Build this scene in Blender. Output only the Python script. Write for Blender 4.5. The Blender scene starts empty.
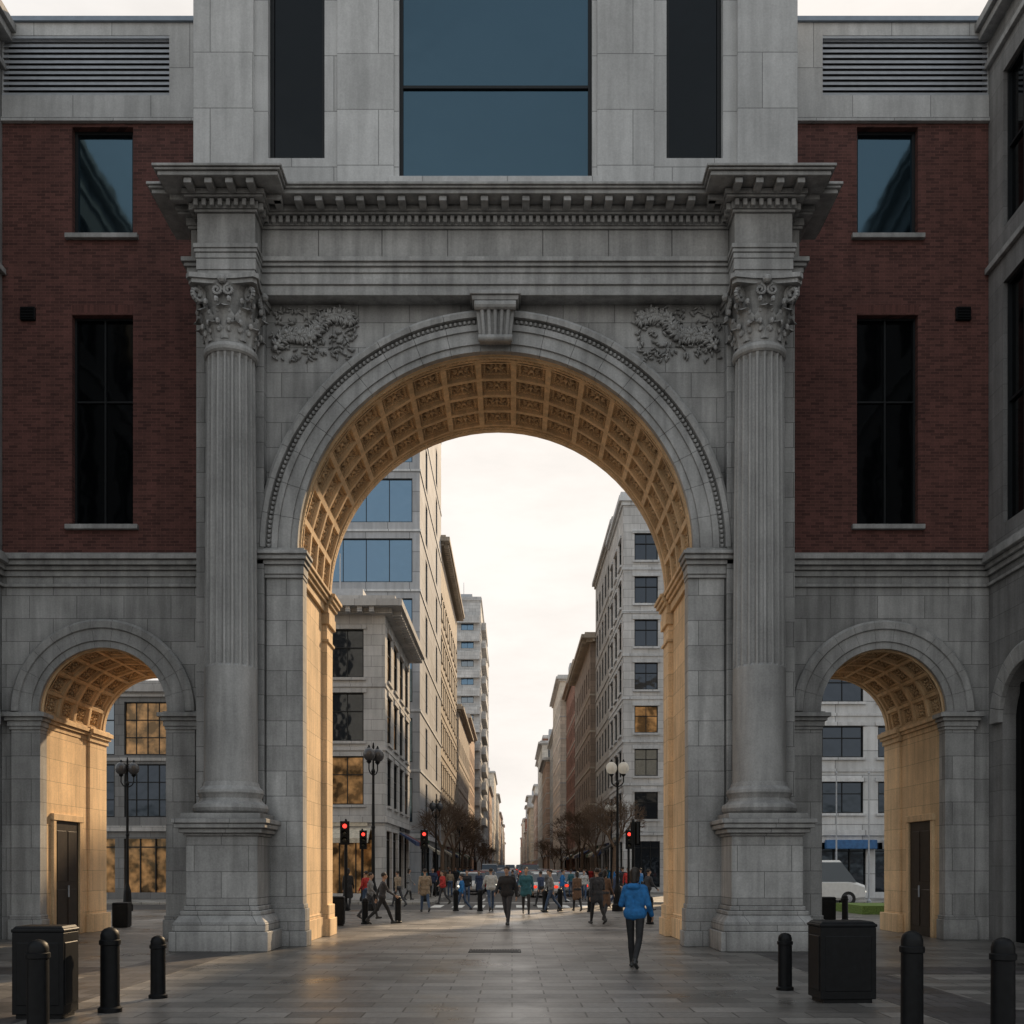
import bpy, bmesh, math, random
import numpy as np
from mathutils import Vector, Matrix
random.seed(7)
scene=bpy.context.scene
coll=scene.collection
pi=math.pi
# ------------------------------------------------------------------ helpers
WL={}
def link(o,parent=None,label=None,category=None,group=None,kind=None,local=False):
    coll.objects.link(o)
    if parent is not None:
        o.parent=parent
        if not local:
            o.matrix_parent_inverse=Matrix.Translation(-WL.get(parent.name,Vector((0,0,0))))
    if label: o["label"]=label
    if category: o["category"]=category
    if group: o["group"]=group
    if kind: o["kind"]=kind
    return o
def empty(name,loc=(0,0,0),parent=None,**k):
    o=bpy.data.objects.new(name,None); o.empty_display_size=.3
    o.location=loc
    link(o,parent,**k); WL[o.name]=Vector(loc)
    return o
class MB:
    def __init__(s,M=None): s.v=[];s.f=[];s.m=[];s.M=M
    def add(s,verts,faces,mi=0):
        o=len(s.v)
        if s.M is not None: verts=[s.M@Vector(p) for p in verts]
        s.v+=[tuple(p) for p in verts]
        s.f+=[tuple(i+o for i in f) for f in faces]; s.m+=[mi]*len(faces)
    def quad(s,a,b,c,d,mi=0): s.add([a,b,c,d],[(0,1,2,3)],mi)
    def box(s,x0,x1,y0,y1,z0,z1,mi=0):
        if x0>x1:x0,x1=x1,x0
        if y0>y1:y0,y1=y1,y0
        s.add([(x0,y0,z0),(x1,y0,z0),(x1,y1,z0),(x0,y1,z0),(x0,y0,z1),(x1,y0,z1),(x1,y1,z1),(x0,y1,z1)],
              [(0,3,2,1),(4,5,6,7),(0,1,5,4),(1,2,6,5),(2,3,7,6),(3,0,4,7)],mi)
    def frustum(s,a,b,z0,z1,mi=0):
        s.add([(a[0],a[2],z0),(a[1],a[2],z0),(a[1],a[3],z0),(a[0],a[3],z0),(b[0],b[2],z1),(b[1],b[2],z1),(b[1],b[3],z1),(b[0],b[3],z1)],
              [(0,3,2,1),(4,5,6,7),(0,1,5,4),(1,2,6,5),(2,3,7,6),(3,0,4,7)],mi)
    def loft(s,rings,caps=True,mi=0,closed=True):
        n=len(rings[0]); V=[p for r in rings for p in r]; F=[]
        for i in range(len(rings)-1):
            for j in range(n if closed else n-1):
                k=(j+1)%n
                F.append((i*n+j,i*n+k,(i+1)*n+k,(i+1)*n+j))
        if caps:
            F.append(tuple(range(n-1,-1,-1))); F.append(tuple((len(rings)-1)*n+j for j in range(n)))
        s.add(V,F,mi)
    def lathe(s,cx,cy,prof,n=24,mi=0,caps=True):
        s.loft([[(cx+r*math.cos(2*pi*j/n),cy+r*math.sin(2*pi*j/n),z) for j in range(n)] for r,z in prof],caps,mi)
    def tube(s,p0,p1,r0,r1=None,n=8,mi=0):
        if r1 is None:r1=r0
        p0=Vector(p0);p1=Vector(p1);d=(p1-p0)
        if d.length<1e-6:return
        d.normalize(); a=d.orthogonal().normalized(); b=d.cross(a)
        s.loft([[tuple(p+a*(r*math.cos(2*pi*j/n))+b*(r*math.sin(2*pi*j/n))) for j in range(n)] for p,r in((p0,r0),(p1,r1))],True,mi)
    def ell(s,c,r,n=8,m=5,mi=0,R=None):
        V=[];F=[]
        for i in range(m+1):
            th=pi*i/m
            for j in range(n):
                ph=2*pi*j/n
                p=Vector((r[0]*math.sin(th)*math.cos(ph),r[1]*math.sin(th)*math.sin(ph),r[2]*math.cos(th)))
                if R is not None:p=R@p
                V.append((c[0]+p.x,c[1]+p.y,c[2]+p.z))
        for i in range(m):
            for j in range(n):
                k=(j+1)%n
                F.append((i*n+j,(i+1)*n+j,(i+1)*n+k,i*n+k))
        s.add(V,F,mi)
    def mesh(s,name,mats,smooth=False):
        me=bpy.data.meshes.new(name); me.from_pydata(s.v,[],s.f)
        for m in mats: me.materials.append(m)
        me.polygons.foreach_set("material_index",s.m)
        if smooth: me.polygons.foreach_set("use_smooth",[True]*len(s.f))
        me.update(); return me
    def obj(s,name,mats,parent=None,smooth=False,bevel=0,**k):
        if not isinstance(mats,(list,tuple)): mats=[mats]
        o=bpy.data.objects.new(name,s.mesh(name,mats,smooth))
        link(o,parent,**k)
        if bevel:
            b=o.modifiers.new("bevel",'BEVEL'); b.width=bevel; b.segments=1; b.limit_method='ANGLE'; b.angle_limit=.7
        return o
def wall(mb,u0,u1,z0,z1,w0,w1,ops,mi=0,mr=None,ends=True,back=True,top=True):
    """solid wall with openings; ops: ('r',a,b,c,d) or ('a',cx,r,zbottom,zspring)"""
    if mr is None: mr=mi
    xs={u0,u1}; O=[]
    for o in ops:
        if o[0]=='r':
            a,b,c,d=o[1:]; O.append((a,b,c,lambda x,d=d:d,d)); xs|={a,b}
        else:
            cx,r,c,zs=o[1:]; a,b=cx-r,cx+r
            n=40
            for i in range(n+1): xs.add(round(cx-r*math.cos(pi*i/n),6))
            xs|={round(a,6),round(b,6)}
            O.append((a,b,c,lambda x,cx=cx,r=r,zs=zs:zs+math.sqrt(max(0,r*r-(x-cx)**2)),zs))
    xs=sorted(x for x in xs if u0-1e-6<=x<=u1+1e-6)
    xs=[x for i,x in enumerate(xs) if i==0 or x-xs[i-1]>1e-5]
    for xa,xb in zip(xs,xs[1:]):
        m=(xa+xb)/2; cur=(z0,z0)
        for (a,b,c,t,zs) in sorted([o for o in O if o[0]<m<o[1]],key=lambda o:o[2]):
            if c>max(cur)+1e-5:
                mb.quad((xa,w0,cur[0]),(xb,w0,cur[1]),(xb,w0,c),(xa,w0,c),mi)
                if back: mb.quad((xa,w1,cur[0]),(xa,w1,c),(xb,w1,c),(xb,w1,cur[1]),mi)
                mb.quad((xa,w0,c),(xb,w0,c),(xb,w1,c),(xa,w1,c),mr)
            tl,tr=t(xa),t(xb)
            mb.quad((xa,w0,tl),(xa,w1,tl),(xb,w1,tr),(xb,w0,tr),mr)
            cur=(tl,tr)
        mb.quad((xa,w0,cur[0]),(xb,w0,cur[1]),(xb,w0,z1),(xa,w0,z1),mi)
        if back: mb.quad((xa,w1,cur[0]),(xa,w1,z1),(xb,w1,z1),(xb,w1,cur[1]),mi)
    for (a,b,c,t,zs) in O:
        for x in (a,b): mb.quad((x,w0,c),(x,w1,c),(x,w1,zs),(x,w0,zs),mr)
    if ends:
        for x in(u0,u1): mb.quad((x,w0,z0),(x,w1,z0),(x,w1,z1),(x,w0,z1),mi)
    if top: mb.quad((u0,w0,z1),(u1,w0,z1),(u1,w1,z1),(u0,w1,z1),mi)
# ------------------------------------------------------------------ materials
def nm(name,rough=.8,metal=0,col=(.5,.5,.5),spec=None):
    m=bpy.data.materials.new(name); m.use_nodes=True; nt=m.node_tree
    b=nt.nodes["Principled BSDF"]; b.inputs["Base Color"].default_value=(*col,1)
    b.inputs["Roughness"].default_value=rough; b.inputs["Metallic"].default_value=metal
    if spec is not None: b.inputs["Specular IOR Level"].default_value=spec
    return m,nt,b
def nd(nt,t,ins=None,**kw):
    n=nt.nodes.new(t)
    for k,v in kw.items(): setattr(n,k,v)
    for k,v in (ins or {}).items():
        if isinstance(v,bpy.types.NodeSocket): nt.links.new(v,n.inputs[k])
        else: n.inputs[k].default_value=v
    return n
def math_(nt,op,a,b=None):
    n=nt.nodes.new('ShaderNodeMath'); n.operation=op
    for i,v in enumerate((a,b)):
        if v is None: continue
        if isinstance(v,bpy.types.NodeSocket): nt.links.new(v,n.inputs[i])
        else: n.inputs[i].default_value=v
    return n.outputs[0]
def vmath(nt,op,*a):
    n=nt.nodes.new('ShaderNodeVectorMath'); n.operation=op
    for i,v in enumerate(a):
        if isinstance(v,bpy.types.NodeSocket): nt.links.new(v,n.inputs[i])
        else: n.inputs[i].default_value=v
    return n.outputs[0]
def rng(nt,v,a,b,c,d):
    n=nd(nt,'ShaderNodeMapRange',{0:v,1:a,2:b,3:c,4:d}); return n.outputs[0]
def mixc(nt,kind,f,a,b):
    n=nt.nodes.new('ShaderNodeMix'); n.data_type='RGBA'; n.blend_type=kind
    for i,v in ((0,f),(6,a),(7,b)):
        if isinstance(v,bpy.types.NodeSocket): nt.links.new(v,n.inputs[i])
        else: n.inputs[i].default_value=v if not isinstance(v,tuple) or len(v)==4 else (*v,1)
    return n.outputs[2]
def scale_col(nt,col,f):
    g=nd(nt,'ShaderNodeCombineColor',{0:f,1:f,2:f}).outputs[0]
    return mixc(nt,'MULTIPLY',1.0,col,g)
def facevec(nt):
    g=nd(nt,'ShaderNodeNewGeometry'); s=nd(nt,'ShaderNodeSeparateXYZ',{0:g.outputs['Position']})
    xy=math_(nt,'ADD',s.outputs[0],s.outputs[1])
    c=nd(nt,'ShaderNodeCombineXYZ',{0:xy,1:s.outputs[2]})
    return g.outputs['Position'],c.outputs[0]
def stone(name,col,bw=1.15,bh=.56,mortar=.008,var=.12,stain=.35,bump=.25,blocks=True,ao=False,rough=.85,mdark=.5,grain=.14):
    m,nt,b=nm(name,rough)
    pos,fv=facevec(nt)
    if blocks:
        c2=tuple(c*(1-var) for c in col); c1=tuple(min(1,c*(1+var)) for c in col)
        br=nd(nt,'ShaderNodeTexBrick',{'Vector':fv,'Color1':(*c1,1),'Color2':(*c2,1),'Mortar':(*[c*mdark for c in col],1),
              'Scale':1.0,'Mortar Size':mortar,'Mortar Smooth':.3,'Brick Width':bw,'Row Height':bh})
        c=br.outputs['Color']
    else:
        c=nd(nt,'ShaderNodeRGB').outputs[0]; c.default_value=(*col,1)
    n1=nd(nt,'ShaderNodeTexNoise',{'Vector':pos,'Scale':.6,'Detail':5.0,'Roughness':.65})
    c=scale_col(nt,c,rng(nt,n1.outputs[0],.3,.7,1-stain,1+stain*.5))
    mp=nd(nt,'ShaderNodeMapping',{'Vector':pos,'Scale':(2.6,2.6,.22)})
    n2=nd(nt,'ShaderNodeTexNoise',{'Vector':mp.outputs[0],'Scale':1.6,'Detail':4.0,'Roughness':.6})
    c=scale_col(nt,c,rng(nt,n2.outputs[0],.35,.62,1-stain*.8,1.06))
    n3=nd(nt,'ShaderNodeTexNoise',{'Vector':pos,'Scale':26.0,'Detail':3.0,'Roughness':.7})
    c=scale_col(nt,c,rng(nt,n3.outputs[0],.3,.7,1-grain,1+grain*.8))
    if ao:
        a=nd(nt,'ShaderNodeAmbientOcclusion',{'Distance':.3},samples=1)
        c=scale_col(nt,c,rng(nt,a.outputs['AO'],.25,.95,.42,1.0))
    nt.links.new(c,b.inputs['Base Color'])
    h=math_(nt,'MULTIPLY',n3.outputs[0],.4)
    if blocks: h=math_(nt,'SUBTRACT',h,br.outputs['Fac'])
    bp=nd(nt,'ShaderNodeBump',{'Height':h,'Strength':bump,'Distance':.02})
    nt.links.new(bp.outputs[0],b.inputs['Normal'])
    return m
def noisy(name,col,rough=.6,metal=0,sc=6,amt=.25,bump=0,spec=None):
    m,nt,b=nm(name,rough,metal,col,spec)
    pos=nd(nt,'ShaderNodeNewGeometry').outputs['Position']
    n=nd(nt,'ShaderNodeTexNoise',{'Vector':pos,'Scale':float(sc),'Detail':3.0})
    c=nd(nt,'ShaderNodeRGB').outputs[0]; c.default_value=(*col,1)
    nt.links.new(scale_col(nt,c,rng(nt,n.outputs[0],.3,.7,1-amt,1+amt)),b.inputs['Base Color'])
    if bump:
        bp=nd(nt,'ShaderNodeBump',{'Height':n.outputs[0],'Strength':bump,'Distance':.02}); nt.links.new(bp.outputs[0],b.inputs['Normal'])
    return m
def glass(name,col,metal=.9,rough=.06,wob=.03,emit=None):
    m,nt,b=nm(name,rough,metal,col)
    pos=nd(nt,'ShaderNodeNewGeometry').outputs['Position']
    n=nd(nt,'ShaderNodeTexNoise',{'Vector':pos,'Scale':.9,'Detail':2.0})
    bp=nd(nt,'ShaderNodeBump',{'Height':n.outputs[0],'Strength':wob,'Distance':.5}); nt.links.new(bp.outputs[0],b.inputs['Normal'])
    if emit:
        n4=nd(nt,'ShaderNodeTexNoise',{'Vector':pos,'Scale':1.7,'Detail':4.0})
        b.inputs['Emission Color'].default_value=(*emit,1)
        nt.links.new(rng(nt,n4.outputs[0],.42,.72,0.0,.28),b.inputs['Emission Strength'])
    return m
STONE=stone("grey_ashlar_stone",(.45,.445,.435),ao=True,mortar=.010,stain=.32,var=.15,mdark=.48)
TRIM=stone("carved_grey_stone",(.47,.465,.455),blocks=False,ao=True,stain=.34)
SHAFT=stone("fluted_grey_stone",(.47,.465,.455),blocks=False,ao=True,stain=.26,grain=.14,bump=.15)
TOWER=stone("pale_limestone_panels",(.58,.578,.57),bw=1.9,bh=1.25,mortar=.012,var=.09,stain=.18,grain=.10)
GOLD=stone("glow_tinted_stone",(.86,.62,.37),bw=1.0,bh=.56,stain=.22,var=.08,mortar=.006)  # passage stone: golden sunlit glow is put into its colour
GOLDT=stone("carved_glow_tinted_stone",(.86,.62,.37),blocks=False,stain=.26,ao=True)  # same painted glow on the carved vault and mouldings
BRICK=stone("red_brick_masonry",(.125,.052,.043),bw=.225,bh=.075,mortar=.006,var=.36,stain=.22,mdark=1.7,bump=.35)
SOLD=stone("soldier_course_brick",(.14,.055,.045),bw=.075,bh=.3,mortar=.006,var=.25,stain=.2,mdark=1.2)
BLACK=noisy("black_painted_metal",(.005,.0055,.0065),rough=.5,amt=.3,sc=12,spec=.2)
FRAME=noisy("dark_window_frame",(.010,.012,.014),rough=.5,amt=.15,spec=.3)
LOUV=noisy("grey_louvre_metal",(.40,.42,.45),rough=.5,amt=.10)
COPE=noisy("roof_coping_metal",(.22,.26,.31),rough=.4,metal=.3,amt=.1)
GBIG=glass("blue_reflective_glass",(.055,.095,.125),wob=.02)
GDARK=glass("dark_tinted_glass",(.008,.010,.012),metal=.7)
GBLUE=glass("street_blue_glass",(.13,.21,.30),wob=.05)
GPALE=glass("street_pale_glass",(.19,.225,.26),wob=.05)
GGREY=glass("street_grey_glass",(.05,.06,.075),wob=.05)
GWARM=glass("amber_lit_glass",(.14,.09,.045),metal=.6,emit=(1.0,.52,.2))
DOOR=noisy("dark_bronze_door",(.035,.026,.02),rough=.45,metal=.4)
INNER=noisy("dark_interior",(.03,.03,.03),rough=.9)
# ------------------------------------------------------------------ world, sun, camera
AZ=math.radians(24); EL=math.radians(28)
w=bpy.data.worlds.new("World"); scene.world=w; w.use_nodes=True
nt=w.node_tree; bg=nt.nodes["Background"]
sky=nt.nodes.new('ShaderNodeTexSky'); sky.sky_type='NISHITA'; sky.sun_disc=False
sky.sun_elevation=EL; sky.sun_rotation=AZ; sky.dust_density=4.0; sky.air_density=1.0; sky.ozone_density=1.0; sky.altitude=20
hs=nt.nodes.new('ShaderNodeHueSaturation'); hs.inputs['Saturation'].default_value=.68
nt.links.new(sky.outputs[0],hs.inputs['Color'])
# thin high cloud veil: the bright half of the sky rolls off softly, plus faint cloud streaks
c1=vmath(nt,'MULTIPLY',hs.outputs[0],(4.3,4.4,4.55))
sp=nd(nt,'ShaderNodeSeparateXYZ',{0:c1}); ch=[]
for i,lim in enumerate((6.95,6.55,6.15)):
    q=math_(nt,'DIVIDE',sp.outputs[i],lim)
    q=math_(nt,'ADD',math_(nt,'POWER',q,2.2),1.0)
    ch.append(math_(nt,'DIVIDE',sp.outputs[i],math_(nt,'POWER',q,1/2.2)))
tc=nt.nodes.new('ShaderNodeTexCoord'); mp=nd(nt,'ShaderNodeMapping',{'Vector':tc.outputs['Generated'],'Scale':(2.2,2.2,7.0)})
cn=nd(nt,'ShaderNodeTexNoise',{'Vector':mp.outputs[0],'Scale':2.2,'Detail':6.0,'Roughness':.6})
cf=rng(nt,cn.outputs[0],.35,.65,.90,1.03)
c2=nd(nt,'ShaderNodeCombineXYZ',{0:ch[0],1:ch[1],2:ch[2]}).outputs[0]
cc=nd(nt,'ShaderNodeCombineXYZ',{0:cf,1:cf,2:cf})
c3=vmath(nt,'MULTIPLY',c2,cc.outputs[0])
nt.links.new(c3,bg.inputs[0]); bg.inputs[1].default_value=.15
sl=bpy.data.lights.new("sun",'SUN'); sl.energy=5; sl.angle=math.radians(1.0); sl.color=(1,.74,.46)
so=bpy.data.objects.new("sun",sl); coll.objects.link(so)
sd=Vector((math.sin(AZ)*math.cos(EL),math.cos(AZ)*math.cos(EL),math.sin(EL)))
so.rotation_euler=sd.to_track_quat('Z','Y').to_euler(); so.location=(20,80,50)
cam=bpy.data.cameras.new("camera"); co=bpy.data.objects.new("camera",cam); coll.objects.link(co)
co.location=(0,0,1.8); co.rotation_euler=(pi/2,0,0)
cam.lens=36; cam.sensor_width=36; cam.shift_y=(866-512)/1024; cam.clip_end=6000; cam.clip_start=.1
scene.camera=co
scene.view_settings.view_transform='Standard'; scene.view_settings.look='None'; scene.view_settings.exposure=0
def gp(px,fy): 
    d=1843.2/(fy-866); return ((px-512)*d/1024,d)
# ------------------------------------------------------------------ ground
def asphalt():
    m,nt,b=nm("worn_asphalt",.75)
    pos=nd(nt,'ShaderNodeNewGeometry').outputs['Position']
    n=nd(nt,'ShaderNodeTexNoise',{'Vector':pos,'Scale':.4,'Detail':6.0,'Roughness':.7})
    n2=nd(nt,'ShaderNodeTexNoise',{'Vector':pos,'Scale':40.0,'Detail':3.0})
    c=nd(nt,'ShaderNodeRGB').outputs[0]; c.default_value=(.062,.058,.055,1)
    c=scale_col(nt,c,rng(nt,n.outputs[0],.3,.7,.7,1.3)); c=scale_col(nt,c,rng(nt,n2.outputs[0],.3,.7,.8,1.2))
    nt.links.new(c,b.inputs['Base Color']); return m
def paving(name,col,bw,bh,rough=.5,rot=0.0,off=.5,mort=.012):
    m,nt,b=nm(name,rough)
    pos=nd(nt,'ShaderNodeNewGeometry').outputs['Position']
    mp=nd(nt,'ShaderNodeMapping',{'Vector':pos,'Rotation':(0,0,rot)})
    c1=tuple(c*1.35 for c in col); c2=tuple(c*.62 for c in col)
    br=nd(nt,'ShaderNodeTexBrick',{'Vector':mp.outputs[0],'Color1':(*c1,1),'Color2':(*c2,1),'Mortar':(*[c*.2 for c in col],1),
       'Scale':1.0,'Mortar Size':mort,'Mortar Smooth':.2,'Brick Width':bw,'Row Height':bh},offset=off)
    n=nd(nt,'ShaderNodeTexNoise',{'Vector':pos,'Scale':.45,'Detail':6.0,'Roughness':.65})
    n2=nd(nt,'ShaderNodeTexNoise',{'Vector':pos,'Scale':14.0,'Detail':4.0,'Roughness':.7})
    c=scale_col(nt,br.outputs[0],rng(nt,n.outputs[0],.3,.7,.6,1.25)); c=scale_col(nt,c,rng(nt,n2.outputs[0],.3,.7,.75,1.22))
    nt.links.new(c,b.inputs['Base Color'])
    nt.links.new(rng(nt,n.outputs[0],.3,.7,rough-.14,rough+.2),b.inputs['Roughness'])
    h=math_(nt,'SUBTRACT',math_(nt,'MULTIPLY',n2.outputs[0],.3),br.outputs['Fac'])
    bp=nd(nt,'ShaderNodeBump',{'Height':h,'Strength':.45,'Distance':.012}); nt.links.new(bp.outputs[0],b.inputs['Normal'])
    return m
ASPH=asphalt()
PAVE=paving("granite_slab_paving",(.19,.178,.165),.9,.45,rough=.36)
PAVD=paving("dark_granite_paving",(.075,.07,.07),.45,.45,rough=.42)
SIDE=paving("concrete_pavement",(.28,.265,.24),.9,.9,rough=.75)
WHITE=noisy("white_road_paint",(.65,.64,.6),rough=.7,amt=.25,sc=5)
mb=MB(); mb.quad((-3000,-300,-.12),(3000,-300,-.12),(3000,5000,-.12),(-3000,5000,-.12)); mb.obj("ground",ASPH,kind="structure")
mb=MB(); mb.box(-60,60,-30,42,-.5,0); mb.obj("plaza_pavement",PAVE,kind="structure",bevel=.02)
mb=MB()
for x0,x1 in((-6.9,-5.7),(5.0,6.2)): mb.box(x0,x1,-20,21.3,-.2,.004)
for x0,x1 in((-60,-6.9),(6.2,60)): mb.box(x0,x1,17.0,18.2,-.2,.004); mb.box(x0,x1,11.4,12.8,-.2,.004)
mb.box(-5.7,5.0,28.2,29.2,-.2,.004)
mb.obj("dark_paving_band",PAVD,kind="structure")
mb=MB()
mb.box(-60,-5.0+1.0,51,52.6,-.5,.0); mb.box(-60,-4.0,52.6,900,-.5,.0)
mb.obj("pavement",SIDE,kind="structure",bevel=.02)
mb=MB(); mb.box(5.6,60,51,900,-.5,.0); mb.obj("pavement",SIDE,kind="structure",bevel=.02)
mb=MB()
x=-3.8
while x<5.2: mb.quad((x,47.2,-.115),(x+.5,47.2,-.115),(x+.5,50.2,-.115),(x,50.2,-.115)); x+=1.0
for yy in range(56,400,9):
    for xx in(-1.65,.75,3.1): mb.quad((xx,yy,-.115),(xx+.12,yy,-.115),(xx+.12,yy+4,-.115),(xx,yy+4,-.115))
mb.quad((-3.8,53,-.115),(5.4,53,-.115),(5.4,53.45,-.115),(-3.8,53.45,-.115))
mb.obj("road_marking",WHITE,kind="structure")
# ------------------------------------------------------------------ gateway building
CX=-.37; W=23.0; ZS=8.88; R=4.42; YB=27.06
G=empty("gateway_building",(CX,25,0),label="grey stone triumphal arch with red brick wings and tower",category="building")
def sweep(mb,cx,zs,prof,a0,a1,n,mi=0,caps=True):
    rings=[]
    for i in range(n+1):
        a=a0+(a1-a0)*i/n
        rings.append([(cx+r*math.cos(a),y,zs+r*math.sin(a)) for r,y in prof])
    mb.loft(rings,caps,mi)
def vault(cx,zs,r,y0,y1,nt_,ny,name,mat,depth=.17):
    mb=MB(); fr=.34 if r>3 else .2
    def P(a,y,rr): return (cx+rr*math.cos(a),y,zs+rr*math.sin(a))
    def patch(a0,a1,b0,b1,r0,r1,c0,c1,d0,d1):
        o=[P(a0,b0,r0),P(a1,b0,r0),P(a1,b1,r0),P(a0,b1,r0)]; i=[P(c0,d0,r1),P(c1,d0,r1),P(c1,d1,r1),P(c0,d1,r1)]
        mb.add(o+i,[(k,(k+1)%4,4+(k+1)%4,4+k) for k in range(4)])
    n=nt_*4
    for (ya,yb) in((y0,y0+fr),(y1-fr,y1)):
        for k in range(n):
            a,b=pi*k/n,pi*(k+1)/n
            mb.quad(P(a,ya,r),P(b,ya,r),P(b,yb,r),P(a,yb,r))
        sweep(mb,cx,zs,[(r+.01,ya+.06),(r-.03,ya+.08),(r-.03,ya+.13),(r+.01,ya+.15)],0,pi,n)
        for k in range(n*2):
            a=pi*(k+.5)/(n*2); s=pi*r/(n*2)*.42
            mb.ell(P(a,ya+fr*.7,r),(s,s,s*.6),6,3,R=Matrix.Rotation(pi/2-a,3,'Y'))
    ya,yb=y0+fr,y1-fr
    for i in range(nt_):
        for j in range(ny):
            a0,a1=pi*i/nt_,pi*(i+1)/nt_; b0=ya+(yb-ya)*j/ny; b1=ya+(yb-ya)*(j+1)/ny
            da,db=(a1-a0),(b1-b0); t=.075
            c0,c1,d0,d1=a0+da*t,a1-da*t,b0+db*t,b1-db*t
            patch(a0,a1,b0,b1,r,r,c0,c1,d0,d1)
            patch(c0,c1,d0,d1,r,r+depth*.5,c0+da*.03,c1-da*.03,d0+db*.03,d1-db*.03)
            e=.11
            e0,e1,f0,f1=c0+da*e,c1-da*e,d0+db*e,d1-db*e
            patch(c0+da*.03,c1-da*.03,d0+db*.03,d1-db*.03,r+depth*.5,r+depth*.5,e0,e1,f0,f1)
            patch(e0,e1,f0,f1,r+depth*.5,r+depth,e0+da*.03,e1-da*.03,f0+db*.03,f1-db*.03)
            mb.quad(P(e0+da*.03,f0+db*.03,r+depth),P(e1-da*.03,f0+db*.03,r+depth),P(e1-da*.03,f1-db*.03,r+depth),P(e0+da*.03,f1-db*.03,r+depth))
            am,bm=(a0+a1)/2,(b0+b1)/2
            c=P(am,bm,r+depth-.01); wA,wB=da*r,db; s=min(wA,wB)
            Rm=Matrix.Rotation(pi/2-am,3,'Y')
            def put(ox,oy,rx,ry,rz,ang=0,lv=None,n_=5,m_=3):
                cc=c if lv is None else P(am,bm,r+lv)
                off=Rm@Vector((ox,oy,0)); mb.ell((cc[0]+off.x,cc[1]+off.y,cc[2]+off.z),(rx,ry,rz),n_,m_,R=Rm@Matrix.Rotation(ang,3,'Z'))
            k=(i+j)%2
            put(0,0,s*.09,s*.09,s*.14,0,None,7,4)
            for q in range(8):
                an=q*pi/4+k*pi/8; put(math.cos(an)*wA*.18,math.sin(an)*wB*.18,s*.115,s*.05,s*.13,an)
            for sx in(-1,1):
                for sy in(-1,1):
                    put(sx*wA*.26,sy*wB*.26,s*.085,s*.04,s*.11,sx*sy*pi/4)
                    put(sx*wA*.17,sy*wB*.29,s*.05,s*.03,s*.10,0); put(sx*wA*.29,sy*wB*.15,s*.03,s*.05,s*.10,0)
                put(sx*wA*.3,0,s*.03,s*.06,s*.10,0); put(0,sx*wB*.3,s*.06,s*.03,s*.10,0)
            for q in range(4):
                for u in(-.38,-.27,-.16,-.05,.05,.16,.27,.38):
                    kk=.36; ox,oy=((u,kk),(u,-kk),(kk,u),(-kk,u))[q]
                    put(ox*wA,oy*wB,s*.036,s*.036,s*.05,0,depth*.5,4,3)
    return mb.obj(name,mat,G)
vault(CX,ZS,R,W+.02,YB,17,4,"coffered_vault",GOLDT,.15)
mb=MB(); wall(mb,CX-6.72,CX+6.72,0,16.3,W,YB,[('a',CX,4.72,0,ZS)],0,1); mb.obj("arch_wall",[STONE,GOLD],G)
mb=MB(); nv=21
prof=[(4.42,W+.03),(4.42,22.86),(4.56,22.86),(4.57,22.82),(4.84,22.82),(4.85,22.78),(4.98,22.78),(5.0,22.83),(5.1,22.83),(5.12,22.72),(5.22,22.70),(5.29,22.76),(5.29,W+.03)]
for i in range(nv):
    a0,a1=pi*i/nv,pi*(i+1)/nv
    sweep(mb,CX,ZS,prof,a0+.0009,a1-.0009,5)
for i in range(150):
    a=pi*(i+.5)/150
    mb.ell((CX+5.05*math.cos(a),22.80,ZS+5.05*math.sin(a)),(.045,.04,.045),6,4)
mb.obj("archivolt",TRIM,G)
mb=MB(); sweep(mb,CX,ZS,[(4.42,YB-.02),(4.42,YB+.12),(5.2,YB+.12),(5.2,YB-.02)],0,pi,40); mb.obj("rear_archivolt",GOLDT,G)
mb=MB()
def kbox(w0,w1,yf0,yf1,z0,z1): mb.frustum((CX-w0,CX+w0,yf0,W+.1),(CX-w1,CX+w1,yf1,W+.1),z0,z1)
kbox(.35,.44,22.64,22.52,13.42,14.2); kbox(.5,.52,22.42,22.40,14.2,14.30); kbox(.56,.56,22.36,22.36,14.30,14.39)
for i in range(5):
    x=-.30+i*.15
    mb.tube((CX+x*.82,22.62,13.47),(CX+x,22.51,14.16),.045,.055,8)
mb.tube((CX-.38,22.62,13.46),(CX+.38,22.62,13.46),.075,.075,12); mb.tube((CX-.46,22.5,14.12),(CX+.46,22.5,14.12),.1,.1,12)
mb.obj("keystone",TRIM,G,bevel=.01)
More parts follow.
